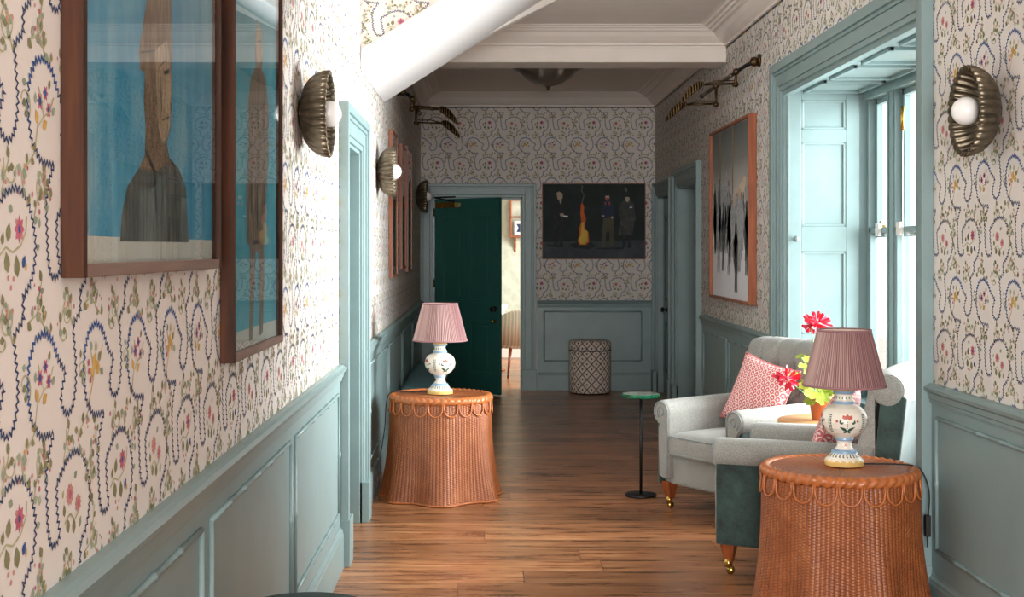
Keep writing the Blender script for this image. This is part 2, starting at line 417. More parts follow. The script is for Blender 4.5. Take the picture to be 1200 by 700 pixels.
cornice('trim_2', TR, BY1, YF, 1, 1, 'white cornice over right doors beyond the beam')
cornice('trim_3', TL, BY1, YF, 1, 1, 'white cornice over left pictures beyond the beam')
cornice('trim_4', TF, XL, XR, 1, 1, 'white cornice along far end wall')
cornice('trim_5', TB, XL, XR, 0, 1, 'white cornice on front of ceiling beam', 3.19)
cornice('trim_6', TB2, XL, XR, 1, 1, 'white cornice on back of ceiling beam', 3.19)
mb = MB(); mb.box((XL, BY0, 3.07), (XR, BY1, H)); mb.box((XL, BY0 - 0.004, 3.07), (XR, BY0, 3.085)); mb.box((XL, BY0 - 0.012, 3.185), (XR, BY0, 3.2))
struct(mb.build('trim_7', M['white'], bevel=0.004), 'white ceiling beam crossing the corridor', 'beam')

# stair flight overhead: sloping soffit from the left wall up to the ceiling, papered wall over its front edge
mb = MB()
za, sl = 2.625, 0.63; xe = XL + (H - za) / sl + 0.1
for (y0, y1) in ((7.68, 9.42),):
    zb = za + sl * (xe - XL)
    lo = [(XL, y0, za), (xe, y0, zb), (xe, y1, zb), (XL, y1, za)]
    up = [(x, y, z + 0.12) for x, y, z in lo]
    mb.mesh(lo + up, [(0, 1, 2, 3), (7, 6, 5, 4), (0, 4, 5, 1), (1, 5, 6, 2), (2, 6, 7, 3), (3, 7, 4, 0)], 0, False)
struct(mb.build('trim_8', M['soffit'], bevel=0.012), 'smooth white sloping underside of the stair flight', 'stair soffit')
mb = MB()
mb.mesh([(XL, 7.70, za + 0.1), (XL, 7.70, H), (xe, 7.70, H), (xe, 7.70, za + 0.1 + sl * (xe - XL)), (XL, 7.8, za + 0.1), (XL, 7.8, H), (xe, 7.8, H), (xe, 7.8, za + 0.1 + sl * (xe - XL))],
        [(0, 1, 2, 3), (4, 7, 6, 5), (0, 4, 5, 1), (3, 2, 6, 7), (0, 3, 7, 4)], 0, False)
mb2 = MB(); TS = lambda u, v, w: (u, 7.70 - w, v)
paper(mb2, TS, (XL, xe, 2.5, H), -0.493, 2.909)
for f, m in zip(mb2.f, mb2.m):
    pts = [mb2.v[i] for i in f]
    if all(p[2] > za + sl * (p[0] - XL) + 0.01 for p in pts): mb.poly(pts, m)
# closing cheek on the far side of the flight
mb.mesh([(XL, 9.40, za + 0.1), (XL, 9.40, H), (xe, 9.40, H), (XL, 9.3, za + 0.1), (XL, 9.3, H), (xe, 9.3, H)], [(0, 1, 2), (3, 5, 4), (0, 3, 4, 1), (0, 2, 5, 3)], 0, False)
struct(mb.build('wall_stair', PAPER, recalc=False), 'papered wall above the white stair soffit', 'wall')

# ------------------------------------------------------------------ dado panelling
def bamboo(mb, T, u0, u1, v0, v1, w, r=0.0085, only=None):
    """rectangular frame of split bamboo beading with knuckles"""
    def run(a, b):
        (ua, va), (ub, vb) = a, b; L = math.dist(a, b); n = max(1, round(L / 0.24))
        pts = [];
        for i in range(n + 1):
            for dt, rr in ((-0.016, 0), (-0.006, 1), (0.006, 1), (0.016, 0)):
                t = i / n + dt / L
                if 0 <= t <= 1 and 0 < i < n: pts.append((t, r * (1.4 if rr else 1.0)))
            if i in (0, n): pts.append((i / n, r))
        pts.sort()
        mb.tube([T(ua + (ub - ua) * t, va + (vb - va) * t, w) for t, _ in pts], [q for _, q in pts], 8)
    run((u0, v0), (u1, v0)); run((u0, v1), (u1, v1)); run((u0, v0), (u0, v1)); run((u1, v0), (u1, v1))
DR = [(0.0, 0.93), (0.016, 0.93), (0.018, 0.945), (0.024, 0.95), (0.026, 0.972), (0.040, 0.982), (0.044, 0.996), (0.030, 1.002), (0.022, 1.010), (0.0, 1.012)]
BB = [(0.0, 0.0), (0.026, 0.0), (0.026, 0.165), (0.022, 0.175), (0.022, 0.185), (0.012, 0.195), (0.010, 0.205), (0.0, 0.205)]
def run_profile(mb, T, pr, u0, u1):
    mb.sweep([[T(u0, v, w) for w, v in pr], [T(u1, v, w) for w, v in pr]], 0, False, True, True)
def dado(n, T, u0, u1, panels, label, pz=(0.285, 0.872)):
    mb = MB(); mb.box((u0, 0.0, 0.0), (u1, 0.94, 0.008), 0, T); run_profile(mb, T, DR, u0, u1)
    for a, b in panels:
        bamboo(mb, T, a, b, pz[0], pz[1], 0.012)
    struct(mb.build('trim_%d' % n, M['paint'], bevel=0), label, 'wall panelling')
def base(side, T, u0, u1, label):
    mb = MB(); run_profile(mb, T, BB, u0, u1); struct(mb.build('baseboard_' + side, M['paint']), label, 'baseboard')
dado(9, TL, -3, 6.575, [(0.34, 1.77), (1.88, 3.34), (3.46, 4.877), (4.985, 6.466)], 'grey green dado panelling on the near left wall')
dado(10, TL, 7.88, YF, [(8.2, 9.70), (9.82, 11.32), (11.44, 12.94), (13.06, 14.6)], 'teal dado panelling on the left wall beyond the doorway')
dado(11, TR, -3, 5.64, [(3.9, 5.565), (2.2, 3.78)], 'teal dado panelling on the near right wall', (0.315, 0.872))
dado(12, TR, 8.70, 11.60, [(8.8, 10.3), (10.42, 11.5)], 'blue grey dado panelling under the crowd picture')
dado(13, TF, 0.58, 1.87, [(0.66, 1.755)], 'dark teal dado panelling behind the patterned pouffe', (0.33, 0.885))
base('left_near', TL, -3, 6.575, 'skirting along the near left wall')
base('left_far', TL, 7.88, YF, 'skirting along the far left wall')
base('right_near', TR, -3, 5.64, 'skirting along the near right wall')
base('right_middle', TR, 8.70, 11.6, 'skirting between window and right doors')
base('far', TF, 0.58, 1.87, 'skirting along the far end wall')

# ------------------------------------------------------------------ architraves and doors
def architrave(mb, T, op, w=0.17, proj=1.0):
    a, b, _, t = op
    for (i0, i1, p) in ((0.0, 0.03, 0.018), (0.03, 0.105, 0.026), (0.105, 0.125, 0.036), (0.125, w, 0.05)):
        p *= proj
        mb.box((a - i1, 0, 0), (a - i0, t + i1, p), 0, T); mb.box((b + i0, 0, 0), (b + i1, t + i1, p), 0, T)
        mb.box((a - i0, t + i0, 0), (b + i0, t + i1, p), 0, T)
    for s0, s1 in ((a - w - 0.006, a + 0.0), (b, b + w + 0.006)):
        mb.box((s0, 0, 0), (s1, 0.235, 0.056 * proj), 0, T)
def lining(mb, T, op, depth, th=0.02):
    a, b, _, t = op
    mb.box((a - 0.0, 0, -depth), (a + th, t, 0.004), 0, T); mb.box((b - th, 0, -depth), (b, t, 0.004), 0, T); mb.box((a, t - th, -depth), (b, t, 0.004), 0, T)
def leaf_mesh(w, h, th=0.045, rows=((0.22, 0.80), (1.0, 1.95)), mat=0, inset=0.018):
    """panelled door leaf: x 0..w, y 0..th, two columns of sunk panels with a bead on both faces"""
    mb = MB(); st = 0.11; mid = 0.09
    cols = ((st, (w - mid) / 2), ((w + mid) / 2, w - st))
    mb.box((0, inset, 0), (w, th - inset, h))
    xs = [(0, st), ((w - mid) / 2, (w + mid) / 2), (w - st, w)]
    for a, b in xs: mb.box((a, 0, 0), (b, th, h))
    zs = [(0, rows[0][0])] + [(rows[i][1], rows[i + 1][0]) for i in range(len(rows) - 1)] + [(rows[-1][1], h)]
    for z0, z1 in zs:
        for a, b in cols: mb.box((a, 0, z0), (b, th, z1))
    for (a, b) in cols:
        for (z0, z1) in rows:
            for y0, y1 in ((0.004, inset), (th - inset, th - 0.004)):
                k = 0.022
                mb.box((a, y0, z0), (b, y1, z0 + k)); mb.box((a, y0, z1 - k), (b, y1, z1)); mb.box((a, y0, z0 + k), (a + k, y1, z1 - k)); mb.box((b - k, y0, z0 + k), (b, y1, z1 - k))
                mb.box((a + 0.06, y0, z0 + 0.06), (b - 0.06, y1, z1 - 0.06))
    return mb
def knob(name, parent, loc, axis, m, r=0.028, back=True):
    mb = MB(); mb.lathe([(0.001, 0), (r, 0), (r, 0.006), (0.01, 0.01), (0.009, 0.03), (r * 0.8, 0.038), (r, 0.052), (r * 0.8, 0.064), (0.001, 0.068)], 20)
    q = Vector((0, 0, 1)).rotation_difference(Vector(axis)).to_matrix().to_4x4()
    o = mb.build(name, m, parent); o.matrix_local = Matrix.Translation(loc) @ q; return o

def door_unit(n, T, op, depth, label, leafpos=None, arch_w=0.17, leafcol=None, handle=None, leafdepth=None):
    mb = MB(); architrave(mb, T, op, arch_w); lining(mb, T, op, depth)
    d = mb.build('door_%d' % n, M['paint'], bevel=0.003); struct(d, label, 'door'); return d
# left doorway with closed teal door set back
d = door_unit(1, TL, LD, 0.30, 'pale teal doorway in left wall with deep lining')
a, b, _, t = LD
l = leaf_mesh(b - a - 0.04, t - 0.03); o = l.build('door_leaf', M['paint'], d, bevel=0.003)
o.matrix_local = Matrix.Translation((XL - 0.26, a + 0.02, 0.005)) @ Matrix.Rotation(PI / 2, 4, 'Z')
knob('door_knob', d, (XL - 0.26, b - 0.09, 1.0), (1, 0, 0), M['brass2'])
# right doors
d = door_unit(2, TR, D2, 0.30, 'nearer teal doorway in right wall, left of crowd picture')
l = leaf_mesh(D2[1] - D2[0] - 0.04, D2[3] - 0.03); o = l.build('door_leaf', M['paint'], d, bevel=0.003)
o.matrix_local = Matrix.Translation((XR + 0.3, D2[0] + 0.02, 0.005)) @ Matrix.Rotation(PI / 2, 4, 'Z')
knob('door_knob', d, (XR + 0.255, D2[0] + 0.1, 1.0), (-1, 0, 0), M['brass2'])
d = door_unit(3, TR, D1, 0.14, 'farther dark teal door in right wall beside end wall', arch_w=0.15)
l = leaf_mesh(D1[1] - D1[0] - 0.04, D1[3] - 0.03); o = l.build('door_leaf', M['paint_door'], d, bevel=0.003)
o.matrix_local = Matrix.Translation((XR + 0.105, D1[0] + 0.02, 0.005)) @ Matrix.Rotation(PI / 2, 4, 'Z')
knob('door_knob', d, (XR + 0.06, 14.36, 0.93), (-1, 0, 0), M['black'])
# far door, open into the corridor
d = door_unit(4, TF, FD, 0.14, 'open dark green panelled door in far end wall', arch_w=0.155)
l = leaf_mesh(0.93, 2.14); o = l.build('door_leaf', M['paint_door'], d, bevel=0.003)
ang = -math.atan2(0.60, 0.744)
o.matrix_local = Matrix.Translation((FD[0] + 0.02, YF - 0.03, 0.008)) @ Matrix.Rotation(ang, 4, 'Z')
leaf = o; leaf['label'] = 'dark green door leaf'
for nm, p, r, m in (('door_knob', (0.87, 0, 0.93), 0.03, M['black']), ('keyhole_cover', (0.88, 0, 0.80), 0.018, M['brass2'])):
    k = knob(nm, leaf, p, (0, -1, 0), m, r)
    k.parent = leaf
mb = MB(); mb.box((0.06, -0.055, 2.04), (0.34, 0, 2.10)); mb.box((0.10, -0.062, 2.05), (0.16, -0.055, 2.09)); mb.build('door_closer', M['brass2'], leaf, bevel=0.004)
mb = MB(); mb.tube([(0.30, -0.03, 2.11), (0.02, -0.02, 2.16), (0.26, 0.06, 2.165)], 0.009, 8); mb.tube([(0.30, -0.03, 2.09), (0.30, -0.03, 2.13)], 0.02, 10)
mb.build('closer_arm', M['black'], leaf)
for z in (0.3, 1.15, 1.95):
    mb = MB(); mb.tube([(0, -0.004, z), (0, -0.004, z + 0.09)], 0.009, 8); mb.build('hinge', M['darkbrass'], leaf)

# ------------------------------------------------------------------ window bay
XW = 2.45
mb = MB(); architrave(mb, TR, WN, 0.18)
wo = struct(mb.build('window_1', M['paint'], bevel=0.003), 'tall teal framed bay window with folding shutters in right wall', 'window')
mb = MB()                                   # bay shell: soffit, reveals, apron
mb.box((XR - 0.002, WN[0], WN[3] - 0.006), (XW + 0.2, WN[1], WN[3] + 0.06))
mb.box((XR + 0.13, WN[0] - 0.1, 0), (XW + 0.2, WN[0] + 0.004, WN[3] + 0.06)); mb.box((XR - 0.002, WN[0] - 0.02, 0), (XR + 0.13, WN[0] + 0.02, WN[3] + 0.02))
mb.box((XR + 0.12, WN[1], 0), (XW + 0.05, WN[1] + 0.1, WN[3] + 0.06))
mb.box((XR - 0.002, WN[1] - 0.03, 0), (XR + 0.13, WN[1] + 0.02, WN[3])); mb.box((XR + 0.02, WN[1] - 0.045, 0), (XR + 0.035, WN[1], WN[3]))
for y0 in (5.95, 6.6, 7.25, 7.9): # soffit panels
    for q in ((2.02, y0, 2.39, y0 + 0.02), (2.02, y0 + 0.5, 2.39, y0 + 0.52), (2.02, y0, 2.04, y0 + 0.52), (2.37, y0, 2.39, y0 + 0.52)):
        mb.box((q[0], min(q[1], 8.48), WN[3] - 0.024), (q[2], min(q[3], 8.5), WN[3] + 0.01))
mb.box((XR, WN[0], WN[3] - 0.03), (XR + 0.05, WN[1], WN[3] + 0.01))
mb.build('reveal', M['paint'], wo, bevel=0.002)
mb = MB(); mb.box((XW - 0.08, WN[0], 0), (XW + 0.2, WN[1], 0.60))
for y0, y1 in ((5.95, 6.7), (6.85, 7.45), (7.6, 8.35)):
    for q in ((y0, 0.15, y1, 0.17), (y0, 0.50, y1, 0.52), (y0, 0.15, y0 + 0.02, 0.52), (y1 - 0.02, 0.15, y1, 0.52)):
        mb.box((XW - 0.092, q[0], q[1]), (XW - 0.08, q[2], q[3]))
mb.build('apron', M['paint'], wo, bevel=0.002)
mb = MB(); mb.box((XW - 0.13, WN[0], 0.60), (XW + 0.2, WN[1], 0.635)); mb.build('sill', M['paint'], wo, bevel=0.006)
# lights: two side lights and a wide centre sash
mb = MB(); JW = 0.07
for y0, y1 in ((5.82, 5.86), (6.34, 6.48), (7.92, 8.06), (8.465, 8.5)): mb.box((XW - 0.0, y0, 0.63), (XW + (0.06 if y0 > 8.2 else 0.09), y1, 2.598))
mb.box((XW - 0.02, 5.82, 2.54), (XW + 0.16, 8.5, 2.6))
for y in (6.36, 6.46, 7.94, 8.04):
    mb.box((XW - 0.008, y - 0.006, 0.632), (XW + 0.002, y + 0.006, 2.545))
mb.build('window_frame', M['paint'], wo, bevel=0.003)
for y0, y1 in ((5.86, 6.34), (6.48, 7.92), (8.06, 8.465)):
    for lo, (z0, z1, x) in enumerate(((1.66, 2.54, XW + 0.045), (0.64, 1.72, XW + 0.002))):
        mb = MB(); k = 0.034
        mb.box((x, y0, z0), (x + 0.04, y0 + k, z1)); mb.box((x, y1 - k, z0), (x + 0.04, y1, z1)); mb.box((x, y0, z0), (x + 0.04, y1, z0 + k + 0.02)); mb.box((x, y0, z1 - k), (x + 0.04, y1, z1))
        sash = mb.build('sash', M['paint'], wo, bevel=0.003)
        g = MB(); g.box((x + 0.018, y0 + k, z0 + k), (x + 0.022, y1 - k, z1 - k)); g.build('pane', M['pane'], sash)
    if lo:
        mb = MB(); ym = (y0 + y1) / 2; mb.box((XW + 0.003, ym - 0.03, 1.72), (XW + 0.04, ym + 0.03, 1.735)); mb.tube([(XW + 0.02, ym, 1.735), (XW + 0.02, ym, 1.76)], 0.01, 8)
        mb.build('sash_catch', M['brass2'], sash)
for y in (8.22, 7.80):
    mb = MB(); mb.box((XW - 0.02, y - 0.035, 1.665), (XW + 0.0015, y + 0.035, 1.745)); mb.build('lit_sash_horn', M['skirting'], wo, bevel=0.002)  # white blocks for lit sash horns, their brightness put into the colour
mb = MB(); mb.tube([(XW - 0.012, 7.73, 2.28), (XW - 0.012, 7.73, 1.1)], 0.003, 6); mb.build('blind_cord', M['ivory'], wo)
mb = MB(); mb.tube([(XW - 0.012, 7.73, 2.28), (XW - 0.012, 7.73, 2.42)], 0.012, 10); mb.build('pull_fitting', M['brass2'], wo)
# folding shutter on the far reveal: panels face the camera, slightly splayed
def shutter(w, h):
    mb = MB(); st, th = 0.085, 0.035
    rows = ((0.18, 0.93), (1.03, 1.56), (1.72, 2.26), (2.34, 2.53))
    mb.box((0, 0.012, 0), (w, th, h))
    mb.box((0, 0, 0), (st, th, h)); mb.box((w - st, 0, 0), (w, th, h))
    z = 0
    for r in rows: mb.box((st, 0, z), (w - st, th, r[0])); z = r[1]
    mb.box((st, 0, z), (w - st, th, h))
    for z0, z1 in rows:
        k = 0.016
        for q in ((st, z0, w - st, z0 + k), (st, z1 - k, w - st, z1), (st, z0, st + k, z1), (w - st - k, z0, w - st, z1)):
            mb.box((q[0], 0.003, q[1]), (q[2], 0.013, q[3]))
    return mb
s1 = shutter(0.46, 2.585).build('shutter', M['paint'], wo, bevel=0.0025)
s1.matrix_local = Matrix.Translation((1.935, 8.455, 0.01)) @ Matrix.Rotation(math.radians(3), 4, 'Z')
mb = MB(); mb.sphere((0, 0, 0), 0.021, 0, 16, 10); mb.tube([(0, 0, 0), (0, 0.03, 0)], 0.009, 8); k = mb.build('shutter_knob', M['paint'], s1); k.location = (0.045, -0.028, 1.64)
s2 = shutter(0.44, 2.585).build('shutter', M['paint'], wo, bevel=0.0025)
s2.matrix_local = Matrix.Translation((2.39, 5.865, 0.01)) @ Matrix.Rotation(PI, 4, 'Z')

# ------------------------------------------------------------------ room beyond the far door
XA, XB, YA, YB = -3.2, 3.4, YF + 0.12, 19.4
mb = MB(); mb.box((XA, YB, 0), (XB, YB + 0.1, 3.3)); struct(mb.build('wall_dining', M['farpaper']), 'pale sage wall of the room beyond the far door', 'wall')
mb = MB(); mb.box((XB, YF, 0), (XB + 0.1, YB, 0.7)); mb.box((XB, YF, 2.8), (XB + 0.1, YB, 3.3)); mb.box((XB, YF, 0), (XB + 0.1, 15.6, 3.3)); mb.box((XB, 18.9, 0), (XB + 0.1, YB, 3.3))
mb.box((XA - 0.1, YF, 0), (XA, YB, 3.3)); mb.box((XA, YA - 0.02, 0), (XL - 0.12, YA, 3.3)); mb.box((XR + 0.12, YA - 0.02, 0), (XB, YA, 3.3))
struct(mb.build('wall_dining_side', M['farpaper']), 'side walls of the room beyond the far door', 'wall')
mb = MB(); mb.box((XA, YA, 3.3), (XB, YB + 0.1, 3.4)); struct(mb.build('ceiling_dining', M['white']), 'ceiling of the room beyond the far door', 'ceiling')
mb = MB(); mb.box((XA, YB - 0.02, 0), (XB, YB, 0.24)); struct(mb.build('baseboard_dining', M['skirting'], bevel=0.004), 'white skirting in the room beyond the far door', 'baseboard')

def striped(name, c1, c2, c3, scale, axis='X', rough=0.85):
    t = NT(name); v = t.coord('Object'); w = t.n('ShaderNodeTexWave', {'Vector': v, 'Scale': scale, 'Distortion': 0.6, 'Detail': 1.0}, bands_direction=axis)
    c = t.ramp(w.outputs[0], [(0.25, lin(c1)), (0.5, lin(c2)), (0.75, lin(c3))])
    return t.bsdf(c, rough)
M['stripe'] = striped('striped_upholstery', (226, 214, 196), (206, 190, 164), (184, 186, 176), 9)

# tub dining chair seen through the doorway
ch = empty('dining_chair', (0.42, 16.55, 0), math.radians(200)); tag(ch, 'striped tub dining chair beyond the open far door', 'chair')
mb = MB(); R0 = []
for i in range(25):
    a = PI * (-0.06) + (PI * 1.12) * i / 24; ext = abs(i - 12) / 12
    top = 0.83 - 0.18 * ext ** 2.2; r = 0.27
    c, s_ = cos(a), sin(a)
    R0.append([(r * c, r * s_, 0.42), (r * 1.04 * c, r * 1.02 * s_, top), ((r + .02) * 1.05 * c, (r + .02) * 1.05 * s_, top + 0.02), ((r + .05) * 1.05 * c, (r + .05) * 1.05 * s_, top), ((r + .05) * c * .95, (r + .05) * s_ * .95, 0.40)])
mb.sweep(R0, 0, True, True); mb.build('backrest', M['stripe'], ch)
mb = MB(); mb.lathe([(0.01, 0.36), (0.26, 0.36), (0.285, 0.39), (0.285, 0.43), (0.26, 0.46), (0.01, 0.475)], 32); mb.build('seat', M['stripe'], ch)
for sx, sy in ((-1, -1), (1, -1), (-1, 1), (1, 1)):
    mb = MB(); mb.tube([(sx * 0.18, sy * 0.17, 0.38), (sx * 0.235, sy * 0.22, 0.0)], [0.023, 0.012], 10); mb.build('leg', M['legwood'], ch)
tb = empty('dining_table', (-0.02, 17.35, 0)); tag(tb, 'round table beyond the open far door', 'table')
mb = MB(); mb.lathe([(0.01, 0.70), (0.52, 0.70), (0.53, 0.715), (0.52, 0.73), (0.01, 0.73)], 40); mb.build('tabletop', M['tan'], tb)
mb = MB(); mb.lathe([(0.28, 0.0), (0.28, 0.03), (0.05, 0.06), (0.04, 0.35), (0.06, 0.70)], 24); mb.build('pedestal', M['legwood'], tb)
mb = MB(); rf = lambda r, z, a: r + (0.02 * sin(a * 11) * (0.74 - z) * 3 if z < 0.74 else 0)
mb.lathe([(0.01, 0.737), (0.53, 0.737), (0.545, 0.73), (0.55, 0.66), (0.565, 0.5)], 88, rf=rf, caps=False)
tag(mb.build('tablecloth', M['linen']), 'white cloth hanging over the round table beyond the far door', 'tablecloth').location = (-0.02, 17.35, 0)
tc2 = empty('serving_bowl', (0.14, 17.15, 0.74)); 
mb = MB(); mb.lathe([(0.04, 0), (0.09, 0.02), (0.14, 0.09), (0.15, 0.13), (0.14, 0.13), (0.10, 0.03), (0.001, 0.015)], 28, caps=False); mb.build('bowl', M['ceramic'], tc2)
tag(tc2, 'white bowl on the table seen through the open far door', 'bowl')
sh = empty('wall_shelf', (0.475, YB, 0)); tag(sh, 'small wooden bracket shelf on the sage wall beyond the far door', 'shelf')
mb = MB(); mb.box((-0.13, -0.16, 1.76), (0.4, 0, 1.785)); mb.box((-0.12, -0.12, 1.78), (-0.095, 0, 2.34)); mb.box((0.37, -0.12, 1.78), (0.395, 0, 2.34)); mb.box((-0.12, -0.12, 2.05), (0.39, 0, 2.07)); mb.box((-0.12, -0.10, 2.30), (0.39, 0, 2.34)); mb.build('shelf_board', M['cherry'], sh, bevel=0.003)
for x in (-0.06, 0.3):
    mb = MB(); pr = [(0, 1.76), (-0.14, 1.76), (-0.12, 1.72), (-0.06, 1.70), (-0.05, 1.64), (-0.02, 1.62), (0, 1.55)]
    mb.sweep([[(x, y, z) for y, z in pr], [(x + 0.03, y, z) for y, z in pr]], 0, False); mb.build('bracket', M['cherry'], sh)
pl = MB(); pl.box((-0.08, -0.05, 0), (0.08, -0.03, 0.2)); o = pl.build('decorative_tile', M['linen'], bevel=0.003); o.location = (0.50, YB - 0.02, 1.80)
pl = MB(); pl.poly([(-.05, -0.051, .04), (-.02, -0.051, .1), (-.05, -0.051, .16), (.05, -0.051, .16), (.02, -0.051, .1), (.05, -0.051, .04)]); pl.build('painted_motif', M['pblue'], o)
tag(o, 'white tile with dark motif on the small shelf beyond the far door', 'tile')

# ------------------------------------------------------------------ framed pictures
def picture(name, T, u0, u1, v0, v1, d, fw, wood_m, label, cat='picture', glass=True, mount=0.0, back=None, rail=None, group=None):
    root = empty(name, T((u0 + u1) / 2, v0, 0)); inv = Matrix.Translation(root.location).inverted()
    tag(root, label, cat, group)
    def add(nm, mb, m, **k): return mb.xf(inv).build(nm, m, root, **k)
    mb = MB(); mb.box((u0, v0, 0.002), (u0 + fw, v1, d), 0, T); mb.box((u1 - fw, v0, 0.002), (u1, v1, d), 0, T)
    mb.box((u0 + fw, v0, 0.002), (u1 - fw, v0 + fw, d), 1, T); mb.box((u0 + fw, v1 - fw, 0.002), (u1 - fw, v1, d), 1, T)
    add('frame', mb, [wood_m, rail or wood_m], bevel=0.0015)
    ad = d * 0.55
    mb = MB(); mb.box((u0 + fw, v0 + fw, 0.004), (u1 - fw, v1 - fw, ad), 0, T)
    add('mount', mb, back or M['ivory'])
    if glass:
        mb = MB(); mb.box((u0 + fw, v0 + fw, d - 0.009), (u1 - fw, v1 - fw, d - 0.006), 0, T)
        add('glass', mb, M['pic_glass'])
    return root, ad, inv
def art(root, inv, T, ad, shapes, mats, name='artwork'):
    """flat painted shapes, list of (material index, [(u, v)...]) layered by 0.15 mm"""
    mb = MB()
    for k, (m, pp) in enumerate(shapes): mb.poly([T(u, v, ad + 0.0006 + 0.00015 * min(k, 30)) for u, v in pp], m)
    bm_o = mb.xf(inv).build(name, mats, root, recalc=False)
    return bm_o
def pxl(px, py, Xw):                              # point of a left/right picture plane from a photo position
    Y = F * Xw / (px - VX); return (Y, EYE - (py - VY) * Y / F)

def painty(name, c1, c2, c3, scale=3.0, stretch=(1, 1, 1), rough=0.7, c4=None):
    t = NT(name); v = t.coord('Object', stretch); n = t.noise(v, scale, 6.0, 0.65)
    st = [(0.3, lin(c1)), (0.5, lin(c2)), (0.68, lin(c3))]
    return t.bsdf(t.ramp(n, st), rough)
M['a_blue'] = painty('painted_blue_ground', (20, 140, 190), (60, 166, 206), (140, 200, 220), 3, (1, 2.2, 0.8))
M['a_teal'] = painty('painted_teal_ground', (30, 152, 176), (62, 176, 198), (106, 198, 210), 3, (1, 2, 1))
M['a_dark'] = painty('painted_charcoal', (48, 50, 48), (92, 94, 90), (132, 130, 120), 14, (1, 3, .8))
M['a_brown'] = painty('painted_umber', (64, 46, 32), (124, 98, 70), (176, 150, 116), 16, (1, 4, .9))
M['a_face'] = painty('painted_ochre_face', (112, 88, 62), (186, 160, 128), (220, 202, 172), 18, (1, 4, 1))
M['a_line'] = plain('painted_dark_line', (44, 36, 30), 0.7, var=0.2)
M['a_cream'] = painty('bare_canvas_strip', (214, 216, 204), (224, 226, 214), (232, 232, 224), 5)

# picture 1: elongated bust on blue
X1 = -0.706
P1 = lambda x, y: pxl(x, y, X1)
root, ad, inv = picture('framed_picture', TL, 2.267, 3.45, 1.532, 2.78, 0.041, 0.024, M['walnut'], 'nearest walnut framed picture of a long-necked brown bust on blue', mount=0, rail=M['walnut_rail'])
u0, u1, v0, v1 = 2.295, 3.42, 1.56, 2.755
sh_ = [(0, [(u0, v0 + 0.045), (u1, v0 + 0.045), (u1, v1), (u0, v1)]), (5, [(u0, v0), (u1, v0), (u1, v0 + 0.045), (u0, v0 + 0.045)])]
bust = [(141, 283), (144, 245), (150, 218), (163, 197), (170, 182), (171, 150), (169, 120), (170, 85), (165, 82), (163, 62), (168, 30), (173, -6), (180, -30), (196, -34), (201, 0), (201, 60), (202, 110), (200, 150), (196, 168), (199, 186), (210, 198), (218, 220), (222, 284)]
sh_.append((2, [P1(*p) for p in bust]))
sh_.append((1, [P1(*p) for p in [(141, 283), (144, 245), (150, 218), (163, 197), (180, 202), (198, 192), (210, 198), (218, 220), (222, 284)]]))
sh_.append((3, [P1(*p) for p in [(182, 58), (196, 48), (201, 80), (200, 140), (197, 160), (190, 168), (186, 150), (184, 110)]]))
for ln in ([(186, 78), (194, 70), (194, 72), (186, 80)], [(187, 82), (189, 130), (190, 130), (188, 82)], [(190, 140), (198, 136), (198, 138), (190, 142)], [(192, 84), (198, 80), (198, 86), (192, 88)], [(172, 175), (182, 200), (184, 250), (182, 250), (180, 202), (170, 180)], [(204, 200), (206, 280), (207, 280), (205, 200)], [(164, 60), (182, 58), (182, 60), (165, 63)],
           [(199, 186), (206, 205), (208, 210), (204, 192)]):
    sh_.append((4, [P1(*p) for p in ln]))
art(root, inv, TL, ad, sh_, [M['a_blue'], M['a_dark'], M['a_brown'], M['a_face'], M['a_line'], M['a_cream']])
# picture 2: tall thin standing figure on teal
root, ad, inv = picture('framed_picture', TL, 3.63, 4.5, 1.268, 2.78, 0.041, 0.024, M['walnut'], 'second walnut framed picture with tall thin standing figure on teal', rail=M['walnut_rail'])
X2 = -0.706
P2 = lambda x, y: pxl(x, y, X2)
u0, u1, v0, v1 = 3.657, 4.473, 1.295, 2.755
sh_ = [(0, [(u0, v0 + 0.05), (u1, v0 + 0.05), (u1, v1), (u0, v1)]), (4, [(u0, v0), (u1, v0), (u1, v0 + 0.05), (u0, v0 + 0.05)])]
fig = [(303, 22), (307, 40), (308, 70), (307, 80), (312, 95), (315, 130), (315, 180), (312, 240), (310, 285), (305, 296), (296, 294), (290, 284), (289, 240), (291, 180), (291, 120), (294, 92), (300, 78), (299, 60), (300, 36)]
sh_.append((1, [P2(*p) for p in fig])); sh_.append((2, [P2(*p) for p in [(303, 22), (307, 40), (308, 66), (303, 76), (300, 60), (300, 36)]]))
for lg in ([(293, 280), (300, 284), (299, 330), (296, 398), (292, 400), (293, 340)], [(302, 284), (309, 282), (310, 320), (308, 390), (304, 394), (304, 330)]): sh_.append((1, [P2(*p) for p in lg]))
for ln in ([(302, 90), (303, 90), (302, 270), (301, 270)], [(295, 110), (296, 110), (295, 250), (294, 250)], [(309, 100), (310, 100), (310, 250), (309, 250)], [(296, 282), (309, 280), (309, 284), (296, 287)], [(302, 48), (306, 47), (306, 49), (302, 50)]):
    sh_.append((3, [P2(*p) for p in ln]))
art(root, inv, TL, ad, sh_, [M['a_teal'], M['a_brown'], M['a_face'], M['a_line'], M['a_cream']])

